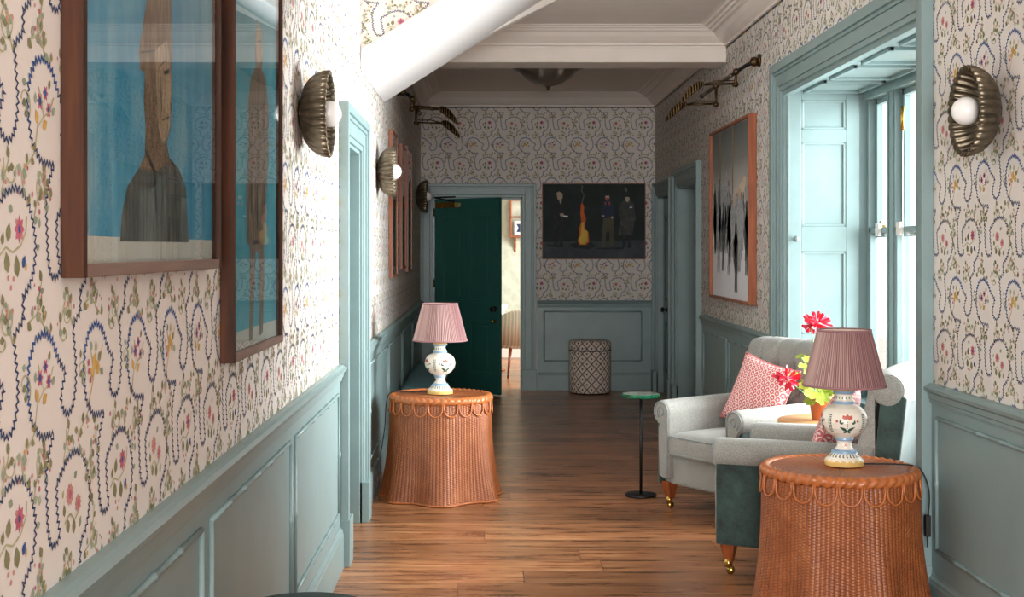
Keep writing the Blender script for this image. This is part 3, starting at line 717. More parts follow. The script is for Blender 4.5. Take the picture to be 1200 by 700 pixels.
# three far left frames
M['a_far'] = painty('dim_print', (60, 68, 76), (96, 100, 104), (130, 128, 122), 6)
M['a_far2'] = painty('dark_print', (28, 40, 54), (44, 58, 72), (66, 78, 88), 6)
for (u0, u1, v0, v1, bk, lb) in ((9.96, 10.5, 1.37, 2.49, M['a_far'], 'tallest orange wood frame just beyond the second left sconce'),
                                 (11.08, 11.62, 1.42, 2.47, M['a_far2'], 'middle orange wood frame with dark print on far left wall'),
                                 (11.92, 12.56, 1.38, 2.52, M['a_far'], 'farthest orange wood frame on left wall beside the dark sconce')):
    root, ad, inv = picture('framed_print', TL, u0, u1, v0, v1, 0.034, 0.02, M['cherry'], lb, glass=True, group=None)
    R = random.Random(u0); um, vm = (u0 + u1) / 2, (v0 + v1) / 2
    sh_ = [(0, [(u0 + .07, v0 + .08), (u1 - .07, v0 + .08), (u1 - .07, v1 - .08), (u0 + .07, v1 - .08)])]
    for k in range(5):
        cu, cv = um + R.uniform(-.1, .1), vm + R.uniform(-.3, .3); sh_.append((1 + k % 2, [(cu + R.uniform(.03, .09) * cos(a), cv + R.uniform(.06, .14) * sin(a)) for a in [i * PI / 4 for i in range(8)]]))
    art(root, inv, TL, ad, sh_, [bk, M['a_line'], M['a_dark']])

# big crowd picture on the right
def greyramp():
    t = NT('grey_street_ground'); tc = t.n('ShaderNodeTexCoord'); sp = t.n('ShaderNodeSeparateXYZ', {0: tc.outputs['Generated']})
    n = t.noise(tc.outputs['Generated'], 5, 5); z = t.math('ADD', sp.outputs[2], t.math('MULTIPLY', t.math('SUBTRACT', n, 0.5), 0.12))
    return t.bsdf(t.ramp(z, [(0.0, lin((232, 232, 238))), (0.35, lin((240, 240, 242))), (0.62, lin((196, 194, 188))), (0.8, lin((126, 128, 124))), (1.0, lin((96, 100, 100)))]), 0.75)
M['a_street'] = greyramp()
M['a_ink'] = painty('ink_black', (34, 36, 40), (84, 86, 92), (170, 170, 174), 26, (1, 3, 1))
M['a_ink2'] = painty('ink_grey', (90, 92, 98), (170, 172, 176), (226, 226, 228), 26, (1, 3, 1))
M['a_post'] = plain('faded_brown_post', (142, 116, 92), 0.7)
M['a_tint'] = painty('faded_orange_tint', (196, 160, 120), (214, 186, 150), (220, 204, 180), 5)
root, ad, inv = picture('framed_picture', TR, 9.31, 10.95, 1.19, 2.542, 0.06, 0.02, M['cherry'], 'large orange wood framed picture of a marching crowd, beside window', glass=False)
sh_ = [(0, [(9.33, 1.21), (10.93, 1.21), (10.93, 2.52), (9.33, 2.52)])]
R = random.Random(11)
sh_.append((4, [(9.33, 2.05), (9.6, 2.12), (9.95, 2.0), (10.1, 1.9), (9.33, 1.85)]))
for u in (10.55, 10.02): sh_.append((3, [(u, 1.9), (u + .045, 1.9), (u + .05, 2.52), (u - .005, 2.52)]))
def person(cu, v, h, m):
    w = h * 0.16
    pts = [(-.5, .0), (-.55, .25), (-.95, .45), (-.9, .7), (-.3, .84), (-.32, .9), (-.25, .99), (0, 1.02), (.25, .99), (.32, .9), (.3, .84), (.9, .72), (1.0, .45), (.5, .28), (.65, .02), (.3, .0), (.1, .3), (-.1, .02)]
    j = [(a * w * R.uniform(.8, 1.2), b * h) for a, b in pts]
    return (m, [(cu + a, v + b) for a, b in j])
for row, (vb, h, n) in enumerate(((1.80, .34, 12), (1.70, .40, 10), (1.60, .46, 8), (1.50, .50, 7), (1.40, .54, 5))):
    for k in range(n):
        u = 9.42 + (1.42) * (k + R.uniform(.2, .8)) / n
        vb2 = vb - (10.9 - u) * -0.02 + R.uniform(-.05, .05) - (0.12 if 9.5 < u < 10.1 else 0)
        sh_.append(person(u, vb2, h, R.choice((1, 2, 2))))
art(root, inv, TR, ad, sh_, [M['a_street'], M['a_ink'], M['a_ink2'], M['a_post'], M['a_tint']])

# dark painting on the far wall (unglazed): three standing men and a fire
M['d_bg'] = painty('dark_green_black_ground', (10, 18, 18), (16, 32, 30), (26, 46, 40), 4)
M['d_gr'] = painty('dark_ground_strip', (40, 48, 56), (56, 64, 70), (70, 78, 82), 5)
M['d_coat'] = painty('dark_coat', (14, 16, 20), (26, 30, 34), (48, 50, 52), 20)
M['d_grey'] = painty('grey_coat', (44, 46, 48), (60, 62, 62), (80, 80, 78), 20)
M['d_skin'] = plain('painted_skin', (176, 160, 140), 0.7); M['d_red'] = plain('painted_red', (176, 70, 58), 0.7)
M['d_blue'] = plain('painted_navy', (30, 46, 66), 0.7, var=0.3); M['d_olive'] = plain('painted_olive', (76, 74, 58), 0.7, var=0.2)
M['d_or'] = plain('painted_orange', (210, 96, 36), 0.7, var=0.2); M['d_ye'] = plain('painted_yellow', (216, 178, 70), 0.7, var=0.2); M['d_sm'] = plain('painted_smoke', (86, 92, 98), 0.7, var=0.3)
root, ad, inv = picture('painting', TF, 0.635, 1.80, 1.474, 2.33, 0.03, 0.008, M['cherry'], 'dark painting of three standing men around a small fire', 'painting', glass=False)
PF = lambda x, y: ((x / 6.363 + 630 - VX) / 104.0, EYE + (VY - (y / 6.363 + 205)) / 104.0)
A0, A1 = 0.643, 1.792
D = [(0, [(A0, 1.482), (A1, 1.482), (A1, 2.322), (A0, 2.322)]), (1, [(A0, 1.482), (A1, 1.482), (A1, PF(0, 485)[1]), (A0, PF(0, 500)[1])])]
def dp(m, pts): D.append((m, [PF(*p) for p in pts]))
dp(2, [(235, 520), (300, 498), (400, 500), (430, 530), (380, 555), (270, 545)])
dp(2, [(60, 520), (190, 530), (190, 540), (60, 535)]); dp(2, [(430, 545), (560, 545), (640, 540), (640, 552), (450, 556)])
dp(2, [(130, 200), (150, 190), (185, 190), (200, 215), (205, 290), (190, 330), (185, 420), (190, 530), (160, 535), (158, 440), (150, 440), (152, 540), (122, 540), (124, 430), (120, 300), (110, 240)])
dp(4, [(140, 135), (160, 125), (185, 140), (185, 175), (170, 190), (148, 182)]); dp(4, [(160, 195), (172, 190), (180, 195), (174, 225)]); dp(4, [(165, 290), (190, 288), (198, 305), (180, 315), (165, 305)]); dp(12, [(190, 303), (226, 306), (224, 318), (192, 316)])
dp(11, [(318, 80), (330, 90), (322, 120), (342, 150), (326, 200), (334, 210), (348, 155), (330, 118), (338, 84)])
dp(8, [(322, 220), (332, 205), (346, 240), (342, 280), (360, 325), (350, 400), (378, 430), (384, 500), (360, 522), (312, 522), (298, 490), (312, 450), (308, 400), (325, 350), (318, 290)])
dp(9, [(326, 360), (345, 350), (344, 410), (372, 420), (372, 495), (345, 520), (318, 515), (304, 480), (322, 450)])
dp(6, [(485, 215), (505, 190), (540, 190), (565, 225), (575, 290), (560, 320), (490, 325), (470, 300), (470, 250)])
dp(7, [(490, 325), (562, 320), (572, 400), (565, 530), (535, 535), (535, 440), (525, 400), (510, 440), (500, 540), (475, 535), (480, 420)])
dp(4, [(502, 152), (532, 150), (534, 175), (520, 195), (504, 180)]); dp(2, [(498, 140), (516, 132), (536, 145), (534, 156), (500, 158)]); dp(5, [(505, 172), (532, 172), (526, 192), (512, 192)]); dp(5, [(498, 205), (508, 200), (508, 225), (500, 228)]); dp(5, [(528, 200), (540, 205), (538, 228), (528, 222)])
dp(4, [(475, 305), (495, 300), (496, 315), (480, 318)]); dp(4, [(545, 310), (562, 312), (560, 328), (548, 326)])
dp(3, [(610, 220), (640, 195), (690, 195), (715, 215), (730, 330), (720, 360), (705, 450), (600, 445), (612, 340), (602, 290)])
dp(2, [(632, 450), (658, 452), (655, 540), (630, 540)]); dp(2, [(670, 452), (695, 452), (695, 545), (672, 545)])
dp(4, [(650, 165), (682, 165), (684, 190), (668, 205), (652, 192)]); dp(2, [(642, 158), (690, 158), (692, 166), (640, 166)]); dp(2, [(650, 130), (682, 130), (684, 160), (648, 160)]); dp(11, [(645, 100), (662, 95), (668, 125), (652, 130)]); dp(12, [(684, 242), (704, 238), (705, 245), (685, 249)])
art(root, inv, TF, ad, D, [M['d_bg'], M['d_gr'], M['d_coat'], M['d_grey'], M['d_skin'], M['d_red'], M['d_blue'], M['d_olive'], M['d_or'], M['d_ye'], M['d_or'], M['d_sm'], M['linen']])

# ------------------------------------------------------------------ shell wall sconces
def make_sconce():
    root = empty('wall_sconce')
    NF = 30; prof = [(0.03, 0.004), (0.075, 0.010), (0.110, 0.022), (0.136, 0.042), (0.154, 0.066), (0.164, 0.094), (0.167, 0.120)]
    mb = MB(); n = NF * 8; outer = []; inner = []
    for r, z in prof:
        amp = 0.018 * (r / 0.17); wv = lambda a: abs(cos(NF / 2 * a)) ** 0.55 - 0.7
        outer.append([((r + amp * wv(a)) * cos(a), (r + amp * wv(a)) * sin(a), z) for a in [2 * PI * k / n for k in range(n)]])
        inner.append([((r - 0.004 + amp * wv(a)) * cos(a), (r - 0.004 + amp * wv(a)) * sin(a), z + 0.002) for a in [2 * PI * k / n for k in range(n)]])
    mb.sweep(outer + inner[::-1], 0, True, True, False)
    mb.build('shell_shade', M['brass'], root)
    mb = MB(); mb.lathe([(0.001, 0.0), (0.06, 0.0), (0.06, 0.012), (0.035, 0.02), (0.02, 0.05), (0.018, 0.06), (0.001, 0.06)], 28); mb.build('back_plate', M['darkbrass'], root)
    mb = MB(); mb.sphere((0, 0, 0.112), 0.053, 0, 28, 18); mb.build('globe_bulb', M['bulb'], root)
    return root
sc0 = make_sconce()
SC = [(TL(5.2, 2.115, 0), 1, 'large near brass shell sconce on left wall beside the teal figure picture'),
      (TL(8.9, 2.106, 0), 1, 'second brass shell sconce on left wall, over the first orange frame'),
      (TL(13.85, 2.14, 0), 1, 'small dark shell sconce on left wall by the open door'),
      (TR(4.95, 2.10, 0), -1, 'brass shell sconce alone on the right wall')]
for i, (loc, sgn, lb) in enumerate(SC):
    o = sc0 if i == 0 else copy_tree(sc0)
    o.location = loc; o.rotation_euler = (0, sgn * PI / 2, 0)
    tag(o, lb, 'wall light', 'shell wall sconces')

# ------------------------------------------------------------------ swing arm picture lights
def ribmat():
    t = NT('ribbed_dark_brass'); v = t.coord('Object'); sp = t.n('ShaderNodeSeparateXYZ', {0: v})
    w = t.math('SINE', t.math('MULTIPLY', sp.outputs[0], 2 * PI * 9 / 0.17))
    return t.bsdf(t.ramp(w, [(0.35, lin((34, 26, 18))), (0.6, lin((160, 130, 84)))]), 0.35, 0.8)
M['brass_rib'] = ribmat()
def make_picture_light():
    root = empty('picture_light')             # local: x out of the wall, y along, z up; origin at the mount
    mb = MB(); mb.tube([(0, 0, 0), (0.016, 0, 0)], 0.045, 20); mb.sphere((0.04, 0, -0.01), 0.035, 0, 14, 8); mb.build('wall_plate', M['darkbrass'], root)
    mb = MB(); mb.tube([(0.04, 0.0, -0.01), (0.09, 0.06, -0.03), (0.11, 1.80, -0.04)], 0.014, 10); mb.sphere((0.11, 1.80, -0.04), 0.02, 0, 12, 8); mb.build('rail', M['black'], root)
    for ya, yb in ((0.5, 0.95), (1.35, 1.72)):
        mb = MB(); mb.tube([(0.109, ya, -0.04), (0.11, yb, -0.04)], 0.016, 10); mb.build('sleeve', M['brass'], root)
    for y, dz in ((0.30, 0.0), (1.12, -0.055)):
        mb = MB(); mb.sphere((0.11, y, -0.04), 0.026, 0, 12, 8)
        mb.tube([(0.11, y, -0.04), (0.105, y + 0.04, -0.12 + dz), (0.13, y + 0.04, -0.135 + dz)], 0.011, 8); mb.sphere((0.105, y + 0.04, -0.125 + dz), 0.022, 0, 12, 8)
        mb.tube([(0.11, y + 0.04, -0.12 + dz), (0.33, y + 0.06, -0.125 + dz)], 0.008, 8)
        mb.tube([(0.11, y + 0.04, -0.10 + dz), (0.24, y + 0.03, -0.10 + dz), (0.34, y + 0.06, -0.125 + dz)], 0.005, 8)
        arm = mb.build('arm', M['darkbrass'], root)
        mb = MB(); outer = []; inner = []; n = 11 * 8
        for i in range(n + 1):                # ribbed half-shell, long axis along x and sloping down
            t = i / n; w = 0.062 * (sin(PI * (0.03 + 0.94 * t)) ** 0.6); rb = 0.006 * abs(sin(PI * 11 * t))
            rr = w + rb
            outer.append([(0.33 + 0.17 * t, y + 0.06 + rr * cos(a) * 1.0, -0.13 + dz - 0.13 * t ** 1.2 + rr * 1.0 * sin(a)) for a in [PI * k / 14 - 0.15 * (1 - 2 * k / 14) for k in range(15)]])
            rr -= 0.004
            inner.append([(0.33 + 0.17 * t, y + 0.06 + rr * cos(a), -0.13 + dz - 0.13 * t ** 1.2 + rr * 1.0 * sin(a)) for a in [PI * k / 14 for k in range(15)]][::-1])
        mb.sweep([o + i_ for o, i_ in zip(outer, inner)], 0, True, True, True)
        mb.build('ribbed_shade', M['brass_rib'], root)
    return root
pl0 = make_picture_light(); pl0.location = (XR, 9.2, 2.90); pl0.rotation_euler = (0, 0, 0); pl0.scale = (-1, 1, 1)
tag(pl0, 'brass two armed picture light on right wall above crowd picture', 'picture light', 'brass picture lights')
pl1 = copy_tree(pl0); pl1.location = (XL, 10.95, 2.90); pl1.scale = (1, 0.8, 1)
tag(pl1, 'brass two armed picture light on left wall below the stair soffit', 'picture light')

# ------------------------------------------------------------------ ceiling light
CLY = 12.4
cl = empty('ceiling_light', (0.585, 12.4, H)); tag(cl, 'cut glass bowl ceiling light beyond the beam', 'ceiling light')
mb = MB(); rf = lambda r, z, a: r * (1 + 0.018 * abs(sin(a * 16)))
mb.lathe([(0.37, 0.0), (0.365, -0.02), (0.32, -0.065), (0.27, -0.09), (0.26, -0.10), (0.20, -0.155), (0.12, -0.205), (0.04, -0.225), (0.01, -0.228)], 128, rf=rf, caps=False); mb.build('glass_bowl', M['crystal'], cl)
mb = MB(); mb.lathe([(0.36, 0), (0.385, 0), (0.385, -0.014), (0.36, -0.014)], 64, caps=False); mb.build('rim', M['brass'], cl)
mb = MB(); mb.lathe([(0.001, -0.222), (0.022, -0.226), (0.022, -0.236), (0.012, -0.242), (0.016, -0.252), (0.008, -0.264), (0.001, -0.268)], 20); mb.build('finial', M['darkbrass'], cl)
for k in range(3):
    mb = MB(); a = k * 2 * PI / 3; mb.sphere((0.12 * cos(a), 0.12 * sin(a), -0.08), 0.035, 0, 14, 10, (1, 1, 1.3)); mb.build('lamp_bulb', M['bulb'], cl)

# ------------------------------------------------------------------ wicker tables
def wicker_mat(name, mode):
    t = NT(name); tc = t.n('ShaderNodeTexCoord'); sp = t.n('ShaderNodeSeparateXYZ', {0: tc.outputs['Object']})
    ang = t.math('ARCTAN2', sp.outputs[1], sp.outputs[0]); rad = t.math('SQRT', t.math('ADD', t.math('POWER', sp.outputs[0], 2.0), t.math('POWER', sp.outputs[1], 2.0)))
    if mode == 'side':
        u = t.math('MULTIPLY', ang, 104 / 2.0); v = t.math('MULTIPLY', sp.outputs[2], PI / 0.0062)
    else:
        u = t.math('MULTIPLY', ang, 48 / 2.0); v = t.math('MULTIPLY', rad, PI / 0.0062)
    cu = t.math('SINE', u); sv = t.math('SINE', v)
    par = t.math('SIGN', cu)
    weave = t.math('MULTIPLY', t.math('MULTIPLY', sv, par), t.math('POWER', t.math('ABSOLUTE', cu), 0.5))
    rib = t.math('POWER', t.math('ABSOLUTE', cu), 0.7)
    h = t.math('ADD', t.math('MULTIPLY', rib, 0.52), t.math('MULTIPLY_ADD', weave, 0.24, 0.24))
    n = t.noise(tc.outputs['Object'], 9, 5, 0.7); g = t.n('ShaderNodeMapping', {'Vector': tc.outputs['Object'], 'Scale': (3, 3, 60)}).outputs[0]
    n2 = t.noise(g, 5, 3)
    c = t.ramp(n, [(0.3, lin((132, 72, 38))), (0.55, lin((166, 98, 55))), (0.75, lin((194, 128, 80)))])
    c = t.mix(t.math('MULTIPLY', t.math('SUBTRACT', 1.0, h), 0.75), c, lin((98, 46, 22)))  # valleys between ribs darkened, crease shade put into the cane colour
    c = t.mix(t.math('MULTIPLY', n2, 0.35), c, lin((150, 76, 38)))
    return t.bsdf(c, 0.38, 0.0, t.bump(h, 0.9, 0.003))
M['wick_side'] = wicker_mat('woven_rattan_side', 'side'); M['wick_top'] = wicker_mat('woven_rattan_top', 'top')
M['cane'] = plain('rattan_cane', (180, 104, 56), 0.35, var=0.15, scale=30)
WH = 0.655
def make_wicker():
    root = empty('wicker_table')
    NR = 104; n = NR * 6
    def rad(z, a):
        t = max(0.0, (0.60 - z) / 0.60)
        r = 0.318 + 0.008 * min(1, t * 8) + 0.046 * t ** 2.4
        fl = 0.003 + 0.030 * t ** 2 if t > 0 else 0
        r += fl * cos(7 * a + 0.6 * sin(2 * a))
        return r + 0.0022 * abs(sin(NR / 2 * a))
    rings = []
    for i in range(41):
        z = 0.004 + (0.615 - 0.004) * i / 40
        rings.append([(rad(z, a) * cos(a), rad(z, a) * sin(a), z) for a in [2 * PI * k / n for k in range(n)]])
    mb = MB(); mb.sweep(rings, 0, True, True, False); mb.build('woven_skirt', M['wick_side'], root, recalc=False)
    # hem cord
    mb = MB(); mb.tube([(rad(0.006, a) * cos(a), rad(0.006, a) * sin(a), 0.008) for a in [2 * PI * k / 240 for k in range(240)]], 0.007, 8, 0, True); mb.build('hem', M['cane'], root)
    mb = MB(); nt = 48 * 8; rr = []
    for i in range(25):
        r = 0.004 + 0.318 * i / 24
        rr.append([(r * cos(a), r * sin(a), WH - 0.004 + 0.0022 * abs(sin(24 * a)) * min(1, r / 0.08) - (0.012 * max(0, (r - 0.30) / 0.02) if r > 0.30 else 0)) for a in [2 * PI * k / nt for k in range(nt)]])
    mb.sweep(rr, 0, True, True, False); mb.build('woven_top', M['wick_top'], root, recalc=False)
    mb = MB(); N = 720; rings = []           # plaited rim: herringbone relief on a rolled edge
    for k in range(16):
        ph = 2 * PI * k / 16; ring = []
        for q in range(N):
            a = 2 * PI * q / N; d = 0.0075 * abs(sin(24 * a + 1.5 * abs(math.atan2(sin(ph - 0.5), cos(ph - 0.5)))))
            R_ = 0.309 + (0.019 + d) * cos(ph); ring.append((R_ * cos(a), R_ * sin(a), WH - 0.019 + (0.019 + d) * sin(ph)))
        rings.append(ring)
    mb.sweep(rings, 0, True, True, False, True)
    mb.build('plaited_rim', M['cane'], root)
    mb = MB(); NS = 21
    for k in range(NS):
        a0 = 2 * PI * k / NS; pts = []
        for i in range(15):
            t = i / 14; a = a0 + 2 * PI / NS * (0.5 - 0.46 * cos(PI * t)); z = WH - 0.030 - 0.080 * sin(PI * t) ** 0.62
            r = rad(z, a) + 0.008; pts.append((r * cos(a), r * sin(a), z))
        mb.tube(pts, 0.0048, 7)
    mb.build('scalloped_trim', M['cane'], root)
    return root
w0 = make_wicker(); w0.location = (-0.286, 8.49, 0); w0.rotation_euler[2] = 0.3
tag(w0, 'far round wicker table with scalloped rim on the left, by the dado', 'table', 'round wicker tables')
w1 = copy_tree(w0); w1.location = (1.512, 5.655, 0); w1.rotation_euler[2] = 1.45
tag(w1, 'near round wicker table with scalloped rim on the right, beside dark armchair', 'table')

# ------------------------------------------------------------------ table lamps
def shade_mat():
    t = NT('pleated_plum_silk'); tc = t.n('ShaderNodeTexCoord'); sp = t.n('ShaderNodeSeparateXYZ', {0: tc.outputs['Object']})
    ang = t.math('ARCTAN2', sp.outputs[1], sp.outputs[0])
    s = t.math('SINE', t.math('MULTIPLY', ang, 110.0)); cmb = t.n('ShaderNodeCombineXYZ', {0: t.math('MULTIPLY', ang, 26.0), 1: sp.outputs[2]}).outputs[0]
    n = t.noise(cmb, 1.2, 3)
    f = t.math('ADD', t.math('MULTIPLY', s, 0.25), n)
    c = t.ramp(f, [(0.25, lin((138, 98, 100))), (0.5, lin((180, 140, 140))), (0.78, lin((222, 194, 188)))])  # pleat stripes; the pale ones paint backlight into the silk colour
    p = t.n('ShaderNodeBsdfPrincipled', {'Base Color': c, 'Roughness': 0.75}); tr = t.n('ShaderNodeBsdfTranslucent', {'Color': c})
    mx = t.n('ShaderNodeMixShader', {0: 0.42, 1: p.outputs[0], 2: tr.outputs[0]}); t.t.links.new(mx.outputs[0], t.out.inputs[0]); return t.m
M['shade'] = shade_mat(); M['shade_trim'] = plain('plum_braid', (150, 108, 112), 0.8, var=0.15)
M['shade_in'] = plain('cream_lining', (232, 220, 204), 0.8)
LP = [(0.060, 0.0), (0.0825, 0.002), (0.0835, 0.018), (0.079, 0.027), (0.066, 0.040), (0.055, 0.054), (0.053, 0.063), (0.040, 0.070), (0.031, 0.083), (0.029, 0.097), (0.034, 0.106), (0.039, 0.112), (0.038, 0.120),
      (0.052, 0.128), (0.075, 0.144), (0.091, 0.166), (0.098, 0.190), (0.0975, 0.208), (0.090, 0.230), (0.074, 0.248), (0.054, 0.259), (0.042, 0.264), (0.045, 0.270), (0.045, 0.277), (0.038, 0.282), (0.035, 0.298), (0.037, 0.306), (0.046, 0.312), (0.047, 0.320), (0.043, 0.326), (0.030, 0.330), (0.018, 0.333)]
def lamp_r(z):
    for (r0, z0), (r1, z1) in zip(LP, LP[1:]):
        if z0 <= z <= z1 and z1 > z0: return r0 + (r1 - r0) * (z - z0) / (z1 - z0)
    return 0.03
def make_lamp():
    root = empty('table_lamp')
    mats = []
    for (r0, z0), (r1, z1) in zip(LP, LP[1:]):
        zm = (z0 + z1) / 2
        m = 2 if zm < 0.026 else 1 if (0.053 < zm < 0.068 or 0.106 < zm < 0.119 or 0.262 < zm < 0.277 or 0.308 < zm < 0.319) else 2 if zm > 0.320 else 0
        mats.append(m)
    mb = MB(); mb.lathe(LP, 64, mats)
    def P(a, z, off=0.0007): r = lamp_r(z) + off; return (r * cos(a), r * sin(a), z)
    def shp(m, a0, z0, pts, off=0.0012):        # pts in metres on the surface around (a0, z0)
        rr = max(lamp_r(z0), 0.03); n = len(pts); c = (sum(p[0] for p in pts) / n, sum(p[1] for p in pts) / n)
        ring = [P(a0 + x / rr, z0 + y, off) for x, y in pts]; mid = P(a0 + c[0] / rr, z0 + c[1], off)
        half = [P(a0 + (x + c[0]) / 2 / rr, z0 + (y + c[1]) / 2, off) for x, y in pts]
        vs = ring + half + [mid]; fs = [(i, (i + 1) % n, n + (i + 1) % n, n + i) for i in range(n)] + [(n + i, n + (i + 1) % n, 2 * n) for i in range(n)]
        mb.mesh(vs, fs, m, False)
    def leaf(m, a0, z0, x, y, l, ang, fat=0.3):
        t = math.radians(ang); q = [(0, 0), (.3, fat), (.6, fat * .8), (1, 0), (.6, -fat * .8), (.3, -fat)]
        shp(m, a0, z0, [(x + l * (u * cos(t) - v * sin(t)), y + l * (u * sin(t) + v * cos(t))) for u, v in q])
    for k in range(4):
        a = k * PI / 2; z = 0.19
        shp(4, a, z + 0.022, [(-.022, 0), (-.02, .012), (-.008, .009), (0, .018), (.008, .009), (.02, .012), (.022, 0), (.01, -.008), (0, -.003), (-.01, -.008)])
        for s_ in (-1, 1):
            leaf(3, a, z, 0, -0.034, 0.040, 90 - s_ * 62, 0.17); leaf(3, a, z, 0, -0.034, 0.022, 90 - s_ * 118, 0.2)
            leaf(3, a, z, s_ * 0.028, -0.004, 0.020, 90 - s_ * 10, 0.24); leaf(3, a, z, s_ * 0.028, -0.004, 0.016, 90 + s_ * 55, 0.24)
            shp(4, a, z, [(s_ * 0.044 + 0.006 * cos(i), 0.008 + 0.006 * sin(i)) for i in (0, 1, 2, 3, 4, 5)])
        for j in range(4): shp(3, a, z, [(-0.002, -0.022 + j * 0.009), (0, -0.018 + j * .009), (0.002, -0.022 + j * .009), (0, -0.025 + j * .009)])
        b = a + PI / 4
        for j in range(9):
            for s_ in (-1, 1): leaf(3, b, z, s_ * 0.001, -0.040 + j * 0.0088, 0.010, 90 - s_ * 48, 0.28)
    for k in range(26):
        a = 2 * PI * k / 26
        for z0 in (0.046,): leaf(3, a, z0, 0, 0, 0.010, 50, 0.3); leaf(3, a, z0, 0, 0, 0.010, -50, 0.3)
    for k in range(16):
        a = 2 * PI * k / 16; leaf(3, a, 0.292, 0, 0, 0.008, 50, 0.3); leaf(3, a, 0.292, 0, 0, 0.008, -50, 0.3)
    for k in range(18):
        a = 2 * PI * k / 18; shp(0, a, 0.026, [(-.0075, .004), (-.007, -.002), (0, -.0055), (.007, -.002), (.0075, .004)])
    for k in range(4):
        a = k * PI / 2; leaf(4, a, 0.09, -0.006, -0.008, 0.020, 55, 0.12); leaf(4, a, 0.09, 0.006, -0.008, 0.020, 125, 0.12)
    mb.build('ceramic_base', [M['ceramic'], M['cblue'], M['cyellow'], M['cgreen'], M['cred']], root, recalc=False)
    mb = MB(); mb.lathe([(0.012, 0.33), (0.012, 0.345), (0.018, 0.35), (0.018, 0.385), (0.001, 0.39)], 20); mb.tube([(0, 0, 0.34), (0, 0, 0.56)], 0.003, 6)
    for k in range(3):
        a = 2 * PI * k / 3; mb.tube([(0, 0, 0.555), (0.11 * cos(a), 0.11 * sin(a), 0.568)], 0.002, 6)
    mb.build('brass_stem', M['brass2'], root)
    mb = MB(); mb.sphere((0, 0, 0.43), 0.03, 0, 16, 12, (1, 1, 1.25)); mb.build('bulb', M['bulb'], root)
    z0, z1, r0, r1 = 0.343, 0.578, 0.173, 0.112
    mb = MB(); NP = 110; n = NP * 6; O = []; I = []
    for i in range(9):
        t = i / 8; z = z0 + (z1 - z0) * t; r = r0 + (r1 - r0) * t
        O.append([((r + 0.0016 * cos(NP * a)) * cos(a), (r + 0.0016 * cos(NP * a)) * sin(a), z) for a in [2 * PI * k / n for k in range(n)]])
    mb.sweep(O, 0, True, True, False); mb.build('pleated_shade', M['shade'], root, recalc=False)
    mb = MB(); mb.lathe([(r0 - 0.003, z0 + 0.001), (r1 - 0.003, z1 - 0.001)], 64, caps=False); mb.build('shade_lining', M['shade_in'], root)
    for r, z in ((r0, z0), (r1, z1)):
        mb = MB(); mb.lathe([(r - 0.001, z - 0.004), (r + 0.0035, z - 0.004), (r + 0.0035, z + 0.005), (r - 0.001, z + 0.005)], 64, caps=False)
        mb.build('shade_trim', M['shade_trim'], root)
    return root
l0 = make_lamp(); l0.location = (-0.292, 8.49, WH + 0.001); l0.rotation_euler[2] = -PI / 2 + 0.45
tag(l0, 'painted ceramic lamp with pleated pink shade on the left wicker table', 'lamp', 'painted ceramic table lamps')
l1 = copy_tree(l0); l1.location = (1.54, 5.68, WH + 0.001); l1.rotation_euler[2] = -PI / 2 - 0.12
tag(l1, 'painted ceramic lamp with pleated plum shade on the near right wicker table', 'lamp')
def cord(root, pts, sw):
    inv = (Matrix.Translation(root.location) @ Matrix.Rotation(root.rotation_euler[2], 4, 'Z')).inverted()
    # smooth catmull path
    P = [Vector(p) for p in pts]; out = []
    for i in range(len(P) - 1):
        p0, p1, p2, p3 = P[max(i - 1, 0)], P[i], P[i + 1], P[min(i + 2, len(P) - 1)]
        for k in range(6):
            t = k / 6; out.append(0.5 * ((2 * p1) + (p2 - p0) * t + (2 * p0 - 5 * p1 + 4 * p2 - p3) * t * t + (3 * p1 - p0 - 3 * p2 + p3) * t ** 3))
    out.append(P[-1]); mb = MB(); mb.tube(out, 0.0032, 8); c = mb.xf(inv).build('power_cord', M['cord'], root)
    mb = MB(); a = Vector(sw); mb.box((a.x - 0.011, a.y - 0.014, a.z - 0.045), (a.x + 0.011, a.y + 0.014, a.z + 0.045)); mb.xf(inv).build('cord_switch', M['cord'], c, bevel=0.004)
cord(l1, [(1.61, 5.66, 0.664), (1.68, 5.67, 0.662), (1.76, 5.66, 0.662), (1.82, 5.63, 0.660), (1.852, 5.60, 0.635), (1.868, 5.57, 0.56), (1.862, 5.56, 0.47), (1.858, 5.56, 0.40), (1.858, 5.56, 0.33)], (1.858, 5.56, 0.42))
cord(l0, [(-0.36, 8.52, 0.663), (-0.46, 8.54, 0.662), (-0.56, 8.52, 0.664), (-0.612, 8.48, 0.660), (-0.632, 8.42, 0.60), (-0.638, 8.36, 0.45), (-0.665, 8.30, 0.25), (-0.68, 8.26, 0.10), (-0.66, 8.24, 0.02)], (-0.668, 8.29, 0.22))

